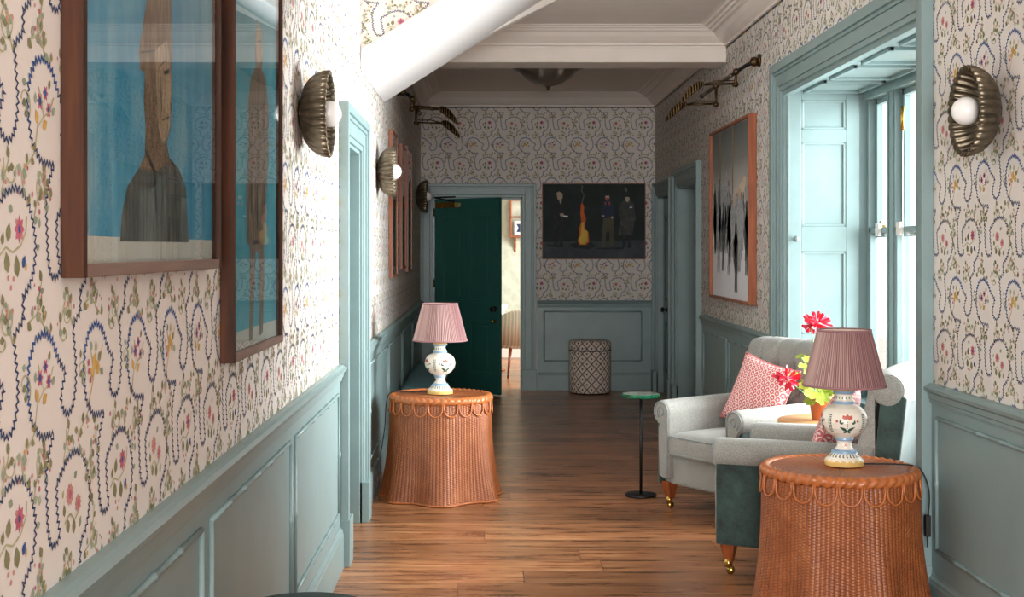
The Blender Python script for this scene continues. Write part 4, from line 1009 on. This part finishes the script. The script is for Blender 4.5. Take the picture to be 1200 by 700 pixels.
# ------------------------------------------------------------------ armchairs
def cloth(name, c1, c2, rough=0.9, scale=260, bump=0.5, sheen=0.3, big=0.0):
    t = NT(name); v = t.coord('Object'); n = t.noise(v, scale, 3, 0.7); n2 = t.noise(v, 7, 5, 0.6)
    f = t.math('ADD', t.math('MULTIPLY', n, 1.0 - big), t.math('MULTIPLY', n2, big))
    return t.bsdf(t.ramp(f, [(0.36, lin(c1)), (0.64, lin(c2))]), rough, 0.0, t.bump(n, bump, 0.002), Sheen_Weight=sheen)
M['wool'] = cloth('grey_wool', (112, 112, 108), (172, 170, 164), big=0.15)
M['velvet'] = cloth('teal_green_velvet', (8, 24, 22), (50, 76, 72), 0.75, 60, 0.25, 0.35, 0.75)
M['piping'] = cloth('grey_piping', (112, 118, 118), (150, 156, 156))
def rounded(mb, x0, x1, y0, y1, z0, z1, r=0.05, crown=0.02, mat=0, n=10):
    """soft cushion: superellipse-like box"""
    cx, cy, cz = (x0 + x1) / 2, (y0 + y1) / 2, (z0 + z1) / 2; hx, hy, hz = (x1 - x0) / 2, (y1 - y0) / 2, (z1 - z0) / 2
    bm = bmesh.new(); bmesh.ops.create_cube(bm, size=2.0); bmesh.ops.subdivide_edges(bm, edges=bm.edges, cuts=n, use_grid_fill=True)
    bm.verts.ensure_lookup_table(); vs = []
    for v in bm.verts:
        p = Vector((v.co.x * hx, v.co.y * hy, v.co.z * hz)); q = Vector((max(-hx + r, min(hx - r, p.x)), max(-hy + r, min(hy - r, p.y)), max(-hz + r, min(hz - r, p.z))))
        d = p - q
        if d.length > 1e-6: p = q + d.normalized() * r
        s_ = (1 - (v.co.x) ** 2) * (1 - (v.co.y) ** 2); p.z += crown * s_ * (1 if v.co.z > 0 else -0.3)
        vs.append((cx + p.x, cy + p.y, cz + p.z))
    fs = [tuple(v.index for v in f.verts) for f in bm.faces]; bm.free(); mb.mesh(vs, fs, mat, True)

def make_armchair():
    """faces -y; origin on the floor under the middle"""
    root = empty('armchair')
    HW = 0.40
    # arms: rolled top, wool; velvet outside panel separate
    for sx in (-1, 1):
        arm = []; prof = []
        c = (0.322, 0.592); R_ = 0.072
        for k in range(17):
            a = math.radians(-75 + (255 + 20) * k / 16); prof.append((c[0] + R_ * cos(a), c[1] + R_ * sin(a)))
        prof += [(0.252, 0.54), (0.250, 0.42), (0.252, 0.20), (0.30, 0.185), (0.345, 0.20), (0.352, 0.40), (0.350, 0.50)]
        rings = []
        ys = [(-0.435, 0.80), (-0.432, 0.93), (-0.42, 1.0), (-0.2, 1.0), (0.05, 1.0), (0.20, 1.0), (0.32, 1.0), (0.325, 0.9)]
        cx0, cz0 = 0.305, 0.44
        for y, k in ys:
            dz = 0.012 * sin((y + 0.42) * 2.2)
            rings.append([(sx * (cx0 + (x - cx0) * k), y, cz0 + (z - cz0) * (1 - (1 - k) * .35) + dz) for x, z in prof])
        mb = MB(); mb.sweep(rings, 0, True); a_ = mb.build('arm', M['wool'], root)
        # scroll piping on the arm front
        mb = MB(); pts = []
        for k in range(19):
            t = k / 18; a = math.radians(-60 + 250 * t); r = 0.062 - 0.0 * t; pts.append((sx * (c[0] + r * cos(a)), -0.437, c[1] + r * sin(a)))
        for q in ((0.263, 0.52), (0.262, 0.36), (0.262, 0.22)): pts.append((sx * q[0], -0.437, q[1]))
        mb.tube(pts, 0.005, 7)
        pts = [];
        for k in range(22):
            a = math.radians(-60 + 470 * k / 21); r = 0.040 - 0.030 * k / 21; pts.append((sx * (c[0] + r * cos(a)), -0.437, c[1] + r * sin(a)))
        mb.tube(pts, 0.004, 6); mb.build('arm_piping', M['piping'], a_)
        mb = MB(); mb.box((sx * 0.345 if sx > 0 else -0.372, -0.425, 0.15), (0.372 if sx > 0 else -0.345, 0.38, 0.575)); p = mb.build('side_panel', M['velvet'], root, bevel=0.012, seg=3); p['label'] = 'dark green velvet outer side'
    # seat frame, cushion
    mb = MB(); rounded(mb, -0.345, 0.345, -0.40, 0.38, 0.15, 0.335, 0.03, 0.0); mb.build('seat_frame', M['wool'], root)
    mb = MB(); rounded(mb, -0.255, 0.255, -0.455, 0.24, 0.325, 0.475, 0.045, 0.022); sc = mb.build('seat_cushion', M['wool'], root)
    mb = MB()
    for z in (0.352, 0.455):
        x, y0, y1, r = 0.247, -0.447, 0.23, 0.04; pts = []
        for cxx, cyy, a0 in ((x - r, y1 - r, 0), (-x + r, y1 - r, 90), (-x + r, y0 + r, 180), (x - r, y0 + r, 270)):
            for k in range(5): a = math.radians(a0 + 22.5 * k); pts.append((cxx + r * 1.12 * cos(a), cyy + r * 1.12 * sin(a), z))
        mb.tube(pts, 0.0055, 7, 0, True)
    mb.build('cushion_piping', M['piping'], sc)
    # buttoned back with rolled top
    mb = MB(); NX, NZ = 61, 44
    btn = [(bx, bz) for r_, bz in enumerate((0.60, 0.72, 0.85)) for bx in ((-0.21, -0.07, 0.07, 0.21) if r_ % 2 == 0 else (-0.28, -0.14, 0, 0.14, 0.28))]
    G = []
    for j in range(NZ):
        t = j / (NZ - 1); row = []
        if t < 0.72: z = 0.40 + (0.935 - 0.40) * t / 0.72; y = 0.20 + 0.115 * (t / 0.72); ny, nz = -1, 0.18
        else:
            a = PI * (t - 0.72) / 0.28 * 1.18; R2 = 0.075; y = 0.315 + R2 * (1 - cos(a)); z = 0.935 + R2 * sin(a); ny, nz = -cos(a), sin(a)
        for i in range(NX):
            x = -0.345 + 0.69 * i / (NX - 1); d = 0.0
            for bx, bz in btn: d += 0.034 * math.exp(-((x - bx) ** 2 + (z - bz) ** 2) / 0.0009) if t < 0.8 else 0
            # pleats running up over the roll from the top row of buttons, diagonals lower down
            for bx in (-0.21, -0.07, 0.07, 0.21):
                if z > 0.85 or t >= 0.72: d += 0.016 * math.exp(-((x - bx) ** 2) / 0.00012) * (1 if t < 0.9 else max(0, (1 - t) / 0.1))
            if z < 0.85 and t < 0.72:
                for s_ in (-1, 1):
                    ph = ((x * s_ + 0.07) / 0.07 + (z - 0.85) / 0.125) / 2.0; f = abs(ph - round(ph)); d += 0.010 * math.exp(-(f / 0.07) ** 2)
            e = abs(x) / 0.345; puff = 0.035 * (1 - e ** 6)
            row.append((x * (1.0 + 0.06 * t), y + ny * (puff - d), z + nz * (puff - d) * 0.6))
        G.append(row)
    bk = [[(r[0], 0.30 + 0.10 * j / (NZ - 1), z) for r in ()] for j, z in ()]
    mb.mesh([p for r in G for p in r], [(j * NX + i, j * NX + i + 1, (j + 1) * NX + i + 1, (j + 1) * NX + i) for j in range(NZ - 1) for i in range(NX - 1)], 0, True)
    # side cheeks close the back pad
    for i in (0, NX - 1):
        edge = [G[j][i] for j in range(NZ)]; inner = [(p[0], 0.33, min(p[2], 0.95)) for p in edge]
        mb.sweep([edge, inner], 0, True, False, False)
    b_ = mb.build('buttoned_back', M['wool'], root, recalc=True)
    for bx, bz in btn:
        mb = MB(); tt = (bz - 0.40) / 0.535; mb.sphere((bx * 1.04, 0.20 + 0.115 * tt - 0.008, bz), 0.011, 0, 10, 6)
        mb.build('button', M['piping'], b_)
    for sx in (-1, 1):                       # rolled ends of the top scroll
        mb = MB(); x = sx * 0.352; pts = []
        mb.lathe([(0.001, 0), (0.060, 0), (0.066, -0.012), (0.066, -0.02)], 24)
        n0 = 24 * 4
        for k in range(len(mb.v) - n0, len(mb.v)):
            a, b, c_ = mb.v[k]; mb.v[k] = (x - sx * (-0.018 - c_ * 1.0) * 1.0 - 0.0, 0.390 + a * 1.12, 0.935 + b * 1.12)
        mb.build('top_scroll_end', M['wool'], b_)
    mb = MB()                                # velvet outside back, leaning outwards
    pr = [(0.375, 0.15), (0.39, 0.15), (0.475, 0.90), (0.445, 0.93), (0.36, 0.93), (0.31, 0.40), (0.33, 0.15)]
    rings = []
    for x, k in ((-0.352, 0.9), (-0.345, 1), (0.345, 1), (0.352, 0.9)):
        rings.append([(x * (1 + 0.06 * (z - 0.15)), 0.36 + (y - 0.36) * k, z) for y, z in pr])
    mb.sweep(rings, 0, False); p = mb.build('outside_back', M['velvet'], root, bevel=0.008); p['label'] = 'velvet outer back'
    # legs
    for sx in (-1, 1):
        mb = MB(); mb.sweep([[(sx * 0.312 + dx * h, -0.374 + dy * h, z) for dx, dy in ((-1, -1), (1, -1), (1, 1), (-1, 1))] for z, h in ((0.168, 0.036), (0.155, 0.036), (0.062, 0.0185))], 0, False); lg = mb.build('leg', M['legwood'], root)
        mb = MB(); mb.tube([(sx * 0.314, -0.377, 0.072), (sx * 0.315, -0.378, 0.034)], [0.0235, 0.018], 12); mb.tube([(sx * 0.315, -0.378, 0.04), (sx * 0.315, -0.366, 0.030)], 0.007, 8)
        mb.tube([(sx * 0.315 - 0.009, -0.366, 0.020), (sx * 0.315 + 0.009, -0.366, 0.020)], 0.020, 16); mb.build('brass_caster', M['brass2'], lg)
        mb = MB(); mb.tube([(sx * 0.30, 0.33, 0.165), (sx * 0.31, 0.40, 0.0)], [0.034, 0.019], 12); mb.build('leg', M['legwood'], root)
    return root
c0 = make_armchair(); c0.location = (1.61, 8.02, 0); c0.rotation_euler[2] = math.radians(-58)
tag(c0, 'far grey buttoned armchair with large pink cushion, angled towards the camera', 'armchair', 'grey and velvet armchairs')
c1 = copy_tree(c0); c1.location = (1.665, 6.55, 0); c1.rotation_euler[2] = math.radians(-118)
tag(c1, 'near armchair showing its dark velvet side, behind the right wicker table', 'armchair')

# cushions
def cushion_mat():
    t = NT('pink_scallop_weave'); tc = t.n('ShaderNodeTexCoord'); sp = t.n('ShaderNodeSeparateXYZ', {0: tc.outputs['Object']})
    row = t.math('MULTIPLY', sp.outputs[2], 1 / 0.036); rf_ = t.math('FLOOR', row); odd = t.math('MODULO', t.math('ABSOLUTE', rf_), 2.0)
    u = t.math('ADD', t.math('MULTIPLY', sp.outputs[0], 1 / 0.034), t.math('MULTIPLY', odd, 0.5))
    fu = t.math('SUBTRACT', t.math('FRACT', u), 0.5); fv = t.math('FRACT', row)
    d = t.math('SQRT', t.math('ADD', t.math('POWER', t.math('MULTIPLY', fu, 1.5), 2.0), t.math('POWER', t.math('SUBTRACT', fv, 0.1), 2.0)))
    s_ = t.math('SINE', t.math('MULTIPLY', d, 11.0))
    c = t.ramp(s_, [(0.22, lin((208, 104, 108))), (0.42, lin((236, 214, 208)))])
    return t.bsdf(c, 0.9, 0.0, t.bump(s_, 0.2, 0.002))
M['pink'] = cushion_mat(); M['pinkpipe'] = plain('pink_piping', (216, 128, 126), 0.8)
def make_cushion():
    root = empty('cushion'); n = 25; h = 0.24; rows = []
    def sh(u, v): # pinched corners
        k = 1 - 0.10 * (1 - u * u) * abs(v) ** 3 - 0.0; kx = 1 - 0.09 * (1 - v * v); kz = 1 - 0.09 * (1 - u * u); return u * h * kx, v * h * kz
    mb = MB()
    for s_ in (-1, 1):
        vs = []
        for j in range(n):
            for i in range(n):
                u, v = -1 + 2 * i / (n - 1), -1 + 2 * j / (n - 1); x, z = sh(u, v); th = 0.085 * ((1 - u * u) * (1 - v * v)) ** 0.45
                vs.append((x, s_ * th, z))
        mb.mesh(vs, [(j * n + i, j * n + i + 1, (j + 1) * n + i + 1, (j + 1) * n + i) for j in range(n - 1) for i in range(n - 1)], 0, True)
    mb.build('cover', M['pink'], root, merge=True)
    pts = []
    m = 16
    for k in range(m): pts.append(sh(-1 + 2 * k / m, -1))
    for k in range(m): pts.append(sh(1, -1 + 2 * k / m))
    for k in range(m): pts.append(sh(1 - 2 * k / m, 1))
    for k in range(m): pts.append(sh(-1, 1 - 2 * k / m))
    mb = MB(); mb.tube([(x, 0, z) for x, z in pts], 0.005, 7, 0, True); mb.build('piping', M['pinkpipe'], root)
    return root
def place_on_chair(o, chair, loc, eul):
    from mathutils import Euler
    Mc = Matrix.Translation(chair.location) @ Matrix.Rotation(chair.rotation_euler[2], 4, 'Z')
    m = Mc @ Matrix.Translation(loc) @ Euler(eul).to_matrix().to_4x4(); o.location = m.to_translation(); o.rotation_euler = m.to_euler()
q0 = make_cushion(); q0.scale = (0.9, 0.9, 0.9); place_on_chair(q0, c0, (0.0, 0.07, 0.70), (math.radians(-20), math.radians(12), math.radians(6)))
tag(q0, 'pink patterned square cushion leaning on the far grey armchair back', 'cushion', 'pink cushions')
q1 = copy_tree(q0); place_on_chair(q1, c1, (-0.02, 0.06, 0.69), (math.radians(-20), math.radians(-6), 0))
tag(q1, 'pink patterned cushion on near armchair, mostly hidden behind the lamp base', 'cushion')

# ------------------------------------------------------------------ small tables, plant, pouffe, bench, stool
st = empty('side_table', (1.86, 7.30, 0)); tag(st, 'round honey wood side table between the two armchairs', 'table')
mb = MB(); mb.lathe([(0.001, 0.615), (0.235, 0.615), (0.245, 0.625), (0.245, 0.637), (0.235, 0.645), (0.001, 0.645)], 48); mb.build('tabletop', M['tan'], st)
mb = MB(); mb.lathe([(0.03, 0.05), (0.022, 0.12), (0.035, 0.3), (0.02, 0.5), (0.05, 0.615)], 24); mb.build('pedestal', M['tan'], st)
for k in range(3):
    a = 2 * PI * k / 3 + 0.4; mb = MB(); mb.tube([(0.02 * cos(a), 0.02 * sin(a), 0.13), (0.12 * cos(a), 0.12 * sin(a), 0.09), (0.2 * cos(a), 0.2 * sin(a), 0.015)], [0.02, 0.017, 0.015], 10); mb.build('foot', M['tan'], st)

gp = empty('potted_geranium', (1.84, 7.26, 0.646)); tag(gp, 'red geranium in terracotta pot on the wooden side table', 'plant')
mb = MB(); mb.lathe([(0.045, 0.0), (0.062, 0.10), (0.070, 0.10), (0.073, 0.135), (0.063, 0.135), (0.06, 0.11), (0.001, 0.108)], 36); mb.build('pot', M['terracotta'], gp)
mb = MB(); mb.lathe([(0.001, 0.118), (0.061, 0.116)], 24, caps=False); mb.build('soil', M['soil'], gp)
R = random.Random(5)
def gleaf(mb, c, r, nrm, rot):
    q = Vector((0, 0, 1)).rotation_difference(Vector(nrm).normalized()); n = 21; vs = [Vector(c)]
    for k in range(n):
        a = 2 * PI * k / n; rr = r * (0.86 + 0.14 * cos(7 * a)) * (0.35 if k == 0 else 1)
        vs.append(Vector(c) + q @ Vector((rr * cos(a + rot), rr * sin(a + rot), 0.25 * rr * (0.7 + 0.3 * cos(7 * a)))))
    mb.mesh(vs, [(0, 1 + k, 1 + (k + 1) % n) for k in range(n)], 0, True)
stems = []
def gpos(px, py, Y): s_ = F / Y; return Vector(((px - VX) / s_ - 1.84, Y - 7.26, EYE - (py - VY) / s_ - 0.646))
lf = [(932, 441, 7.2, .038), (941, 430, 7.24, .036), (950, 440, 7.22, .05), (961, 452, 7.2, .05), (972, 458, 7.22, .045), (951, 462, 7.14, .05), (964, 468, 7.16, .045), (944, 452, 7.16, .045), (975, 448, 7.34, .045), (938, 418, 7.3, .03), (955, 428, 7.36, .04), (970, 440, 7.4, .05), (984, 462, 7.3, .04), (958, 445, 7.3, .05), (946, 422, 7.34, .032), (978, 470, 7.2, .035), (950, 470, 7.22, .04)]
for px, py, Y, r in lf:
    p = gpos(px, py, Y); mb = MB(); gleaf(mb, p, r, (R.uniform(-.6, .3), R.uniform(-1.0, -.2), R.uniform(.5, 1.1)), R.uniform(0, 6)); o = mb.build('leaf', M['leafg'], gp)
    mb = MB(); mb.tube([(0, 0, 0.115), (p.x * .3, p.y * .3, 0.115 + (p.z - .115) * .55), (p.x, p.y, p.z - 0.002)], 0.0028, 6); mb.build('stalk', M['leafd'], o)
for px, py, Y in ((958, 378, 7.26), (922, 444, 7.12), (950, 382, 7.3)):
    p = gpos(px, py, Y); mb = MB(); big = px != 950
    mid = Vector((p.x * .55 - (0.0 if py < 400 else -0.02), p.y * .5, 0.115 + (p.z - .115) * (.6 if py < 400 else .25)))
    mb.tube([(0, 0, 0.115), mid, (p.x, p.y, p.z)], 0.0032, 7); s_ = mb.build('flower_stem', M['leafd'], gp)
    mb = MB()
    for k in range(46 if big else 18):
        d = Vector((R.gauss(0, 1), R.gauss(0, 1), R.gauss(0, .8))).normalized(); r = R.uniform(.045, .075) * (1 if big else .7)
        t1 = d.orthogonal().normalized(); t1.rotate(Matrix.Rotation(R.uniform(0, 6), 3, d)); e = d.cross(t1); w = .0095
        a = p + d * r * .25
        mb.mesh([a, a + d * r * .45 + t1 * w, a + d * r * .8 + t1 * w * 1.1, p + d * r * 1.15, a + d * r * .8 - t1 * w * 1.1, a + d * r * .45 - t1 * w, a + d * r * .6 + e * w * .7], [(0, 1, 6), (1, 2, 6), (2, 3, 6), (3, 4, 6), (4, 5, 6), (5, 0, 6)], 0, True)
    mb.sphere(p, 0.012, 0, 10, 6); mb.build('flower_head', M['petal'], s_, recalc=False)

gt = empty('drinks_table', (0.997, 8.49, 0)); tag(gt, 'slim black pedestal table with green glass top beside the far armchair', 'table')
mb = MB(); mb.lathe([(0.001, 0), (0.098, 0), (0.10, 0.004), (0.10, 0.012), (0.096, 0.016), (0.001, 0.016)], 44); mb.build('base', M['black'], gt)
mb = MB(); mb.tube([(0, 0, 0.01), (0, 0, 0.635)], 0.0095, 14); mb.lathe([(0.001, 0.628), (0.05, 0.628), (0.05, 0.634), (0.001, 0.634)], 24); mb.build('stem', M['black'], gt)
mb = MB(); R = random.Random(3); n = 30; rr = [0.122 + R.uniform(-.004, .006) for _ in range(n)]
mb.sweep([[(k * rr[i] * cos(2 * PI * i / n), k * rr[i] * sin(2 * PI * i / n), z) for i in range(n)] for z, k in ((0.634, 0.9), (0.638, 0.99), (0.652, 1.0), (0.657, 0.96))], 0, False, True, True); mb.build('glass_top', M['greenglass'], gt)
mb = MB(); mb.sweep([[(0.955 * rr[i] * cos(2 * PI * i / n), 0.955 * rr[i] * sin(2 * PI * i / n), z) for i in range(n)] for z in (0.6572, 0.6580)], 0, False); mb.build('smoky_inlay', M['topglass'], gt)

# patterned pouffe at the far wall
def diamond_mat():
    t = NT('diamond_ikat'); tc = t.n('ShaderNodeTexCoord'); sp = t.n('ShaderNodeSeparateXYZ', {0: tc.outputs['Object']})
    ang = t.math('MULTIPLY', t.math('ARCTAN2', sp.outputs[1], sp.outputs[0]), 14 / (2 * PI)); v = t.math('MULTIPLY', sp.outputs[2], 1 / 0.112)
    a = t.math('ABSOLUTE', t.math('SUBTRACT', t.math('FRACT', ang), 0.5)); b = t.math('ABSOLUTE', t.math('SUBTRACT', t.math('FRACT', v), 0.5))
    s_ = t.math('ADD', a, b)                       # 0.5 on the lattice lines
    line = t.math('ABSOLUTE', t.math('SUBTRACT', s_, 0.5)); c1 = t.math('LESS_THAN', line, 0.055)
    c2 = t.math('MULTIPLY', t.math('GREATER_THAN', line, 0.085), t.math('LESS_THAN', line, 0.13)); dot = t.math('GREATER_THAN', line, 0.385)
    base_ = t.ramp(t.noise(tc.outputs['Object'], 30, 3), [(0.3, lin((214, 198, 184))), (0.7, lin((232, 218, 204)))])
    c = t.mix(c1, base_, lin((62, 52, 72))); c = t.mix(t.math('MULTIPLY', c2, 0.45), c, lin((150, 126, 120))); c = t.mix(dot, c, lin((34, 28, 40)))
    return t.bsdf(c, 0.85, 0.0, None)
M['diamond'] = diamond_mat()
pf = empty('pouffe', (1.153, 14.60, 0)); tag(pf, 'cylindrical cream pouffe with dark diamond pattern against the far wall', 'pouffe')
mb = MB(); mb.lathe([(0.001, 0.012), (0.215, 0.012), (0.228, 0.03), (0.23, 0.25), (0.228, 0.468), (0.222, 0.474), (0.001, 0.474)], 64); mb.build('body', M['diamond'], pf)
mb = MB(); mb.lathe([(0.001, 0.478), (0.224, 0.478), (0.231, 0.486), (0.232, 0.55), (0.224, 0.572), (0.19, 0.583), (0.1, 0.588), (0.001, 0.589)], 64); mb.build('lid', M['diamond'], pf)
mb = MB(); mb.lathe([(0.226, 0.470), (0.235, 0.473), (0.235, 0.480), (0.226, 0.483)], 64, caps=False); mb.build('seam_piping', M['d_coat'], pf)
mb = MB(); mb.lathe([(0.001, 0), (0.21, 0), (0.21, 0.014), (0.001, 0.014)], 40); mb.build('plinth', M['black'], pf)

# teal upholstered bench behind the left wicker table
be = empty('bench', (-0.53, 12.0, 0)); tag(be, 'low teal upholstered bench along left wall behind wicker table', 'bench')
mb = MB(); rounded(mb, -0.17, 0.17, -1.25, 1.25, 0.36, 0.455, 0.035, 0.01); mb.build('seat_pad', M['teal_uph'], be)
mb = MB(); mb.box((-0.16, -1.23, 0.29), (0.16, 1.23, 0.365)); mb.build('bench_frame', M['legwood'], be, bevel=0.006)
for sx in (-1, 1):
    for y in (-1.18, 1.18):
        mb = MB(); mb.tube([(sx * 0.13, y, 0.31), (sx * 0.13, y, 0.0)], [0.026, 0.016], 12); mb.build('leg', M['legwood'], be)
# dark teal stool whose top just shows at the bottom edge
so = empty('stool', (-0.492, 3.58, 0.012)); tag(so, 'dark teal round stool just showing at bottom left edge by near dado', 'stool')
mb = MB(); mb.lathe([(0.001, 0.50), (0.185, 0.50), (0.198, 0.515), (0.198, 0.575), (0.185, 0.594), (0.10, 0.602), (0.001, 0.604)], 48); mb.build('seat', M['dteal_uph'], so)
mb = MB(); mb.lathe([(0.19, 0.548), (0.202, 0.551), (0.202, 0.557), (0.19, 0.560)], 48, caps=False); mb.build('piping', M['dteal_uph'], so)
for k in range(4):
    a = PI / 4 + k * PI / 2; mb = MB(); mb.tube([(0.13 * cos(a), 0.13 * sin(a), 0.51), (0.165 * cos(a), 0.165 * sin(a), -0.012)], [0.02, 0.012], 10); mb.build('leg', M['legwood'], so)

# ------------------------------------------------------------------ daylight and hall fill
w = bpy.data.worlds.new('World'); S.world = w; w.use_nodes = True
bg = w.node_tree.nodes['Background']; bg.inputs[0].default_value = (0.90, 0.96, 1.0, 1); bg.inputs[1].default_value = WORLD
def area(name, loc, rot, sx, sy, energy, color=(1, 1, 1), portal=False, spread=None):
    l = bpy.data.lights.new(name, 'AREA'); l.shape = 'RECTANGLE'; l.size = sx; l.size_y = sy; l.energy = energy; l.color = color
    if portal: l.cycles.is_portal = True
    if spread: l.spread = math.radians(spread)
    o = bpy.data.objects.new(name, l); COL.objects.link(o); o.location = loc; o.rotation_euler = rot; return o
area('window_daylight', (XW + 0.55, 7.16, 1.75), (0, PI / 2, 0), 2.1, 2.9, WIN, (0.98, 0.99, 1.0), spread=100)
area('dining_window_daylight', (XB + 0.3, 17.2, 1.75), (0, PI / 2, 0), 2.1, 3.2, DIN, (1.0, 0.97, 0.92))
area('hall_fill', (-0.1, -2.9, 1.9), (PI / 2, 0, -0.42), 1.6, 2.4, HALL, (1.0, 0.965, 0.93), spread=110)  # unseen area lamp behind the camera, added as ambient fill

# ------------------------------------------------------------------ camera
cam = bpy.data.cameras.new('Camera'); co = bpy.data.objects.new('Camera', cam); COL.objects.link(co); S.camera = co
co.location = (0, 0, EYE); co.rotation_euler = (PI / 2, 0, 0)
cam.sensor_width = 36; cam.lens = F / 1200 * 36; cam.shift_x = (600 - VX) / 1200; cam.shift_y = (VY - 350) / 1200
cam.clip_start = 0.05; cam.clip_end = 200
S.view_settings.view_transform = 'Standard'; S.view_settings.look = 'None'; S.view_settings.exposure = EXPO; S.view_settings.gamma = 1.0
S.view_settings.use_curve_mapping = False
S.cycles.use_denoising = True; S.cycles.max_bounces = 10; S.cycles.diffuse_bounces = 6; S.cycles.transparent_max_bounces = 12
S.cycles.caustics_reflective = False; S.cycles.caustics_refractive = False; S.cycles.sample_clamp_indirect = 8
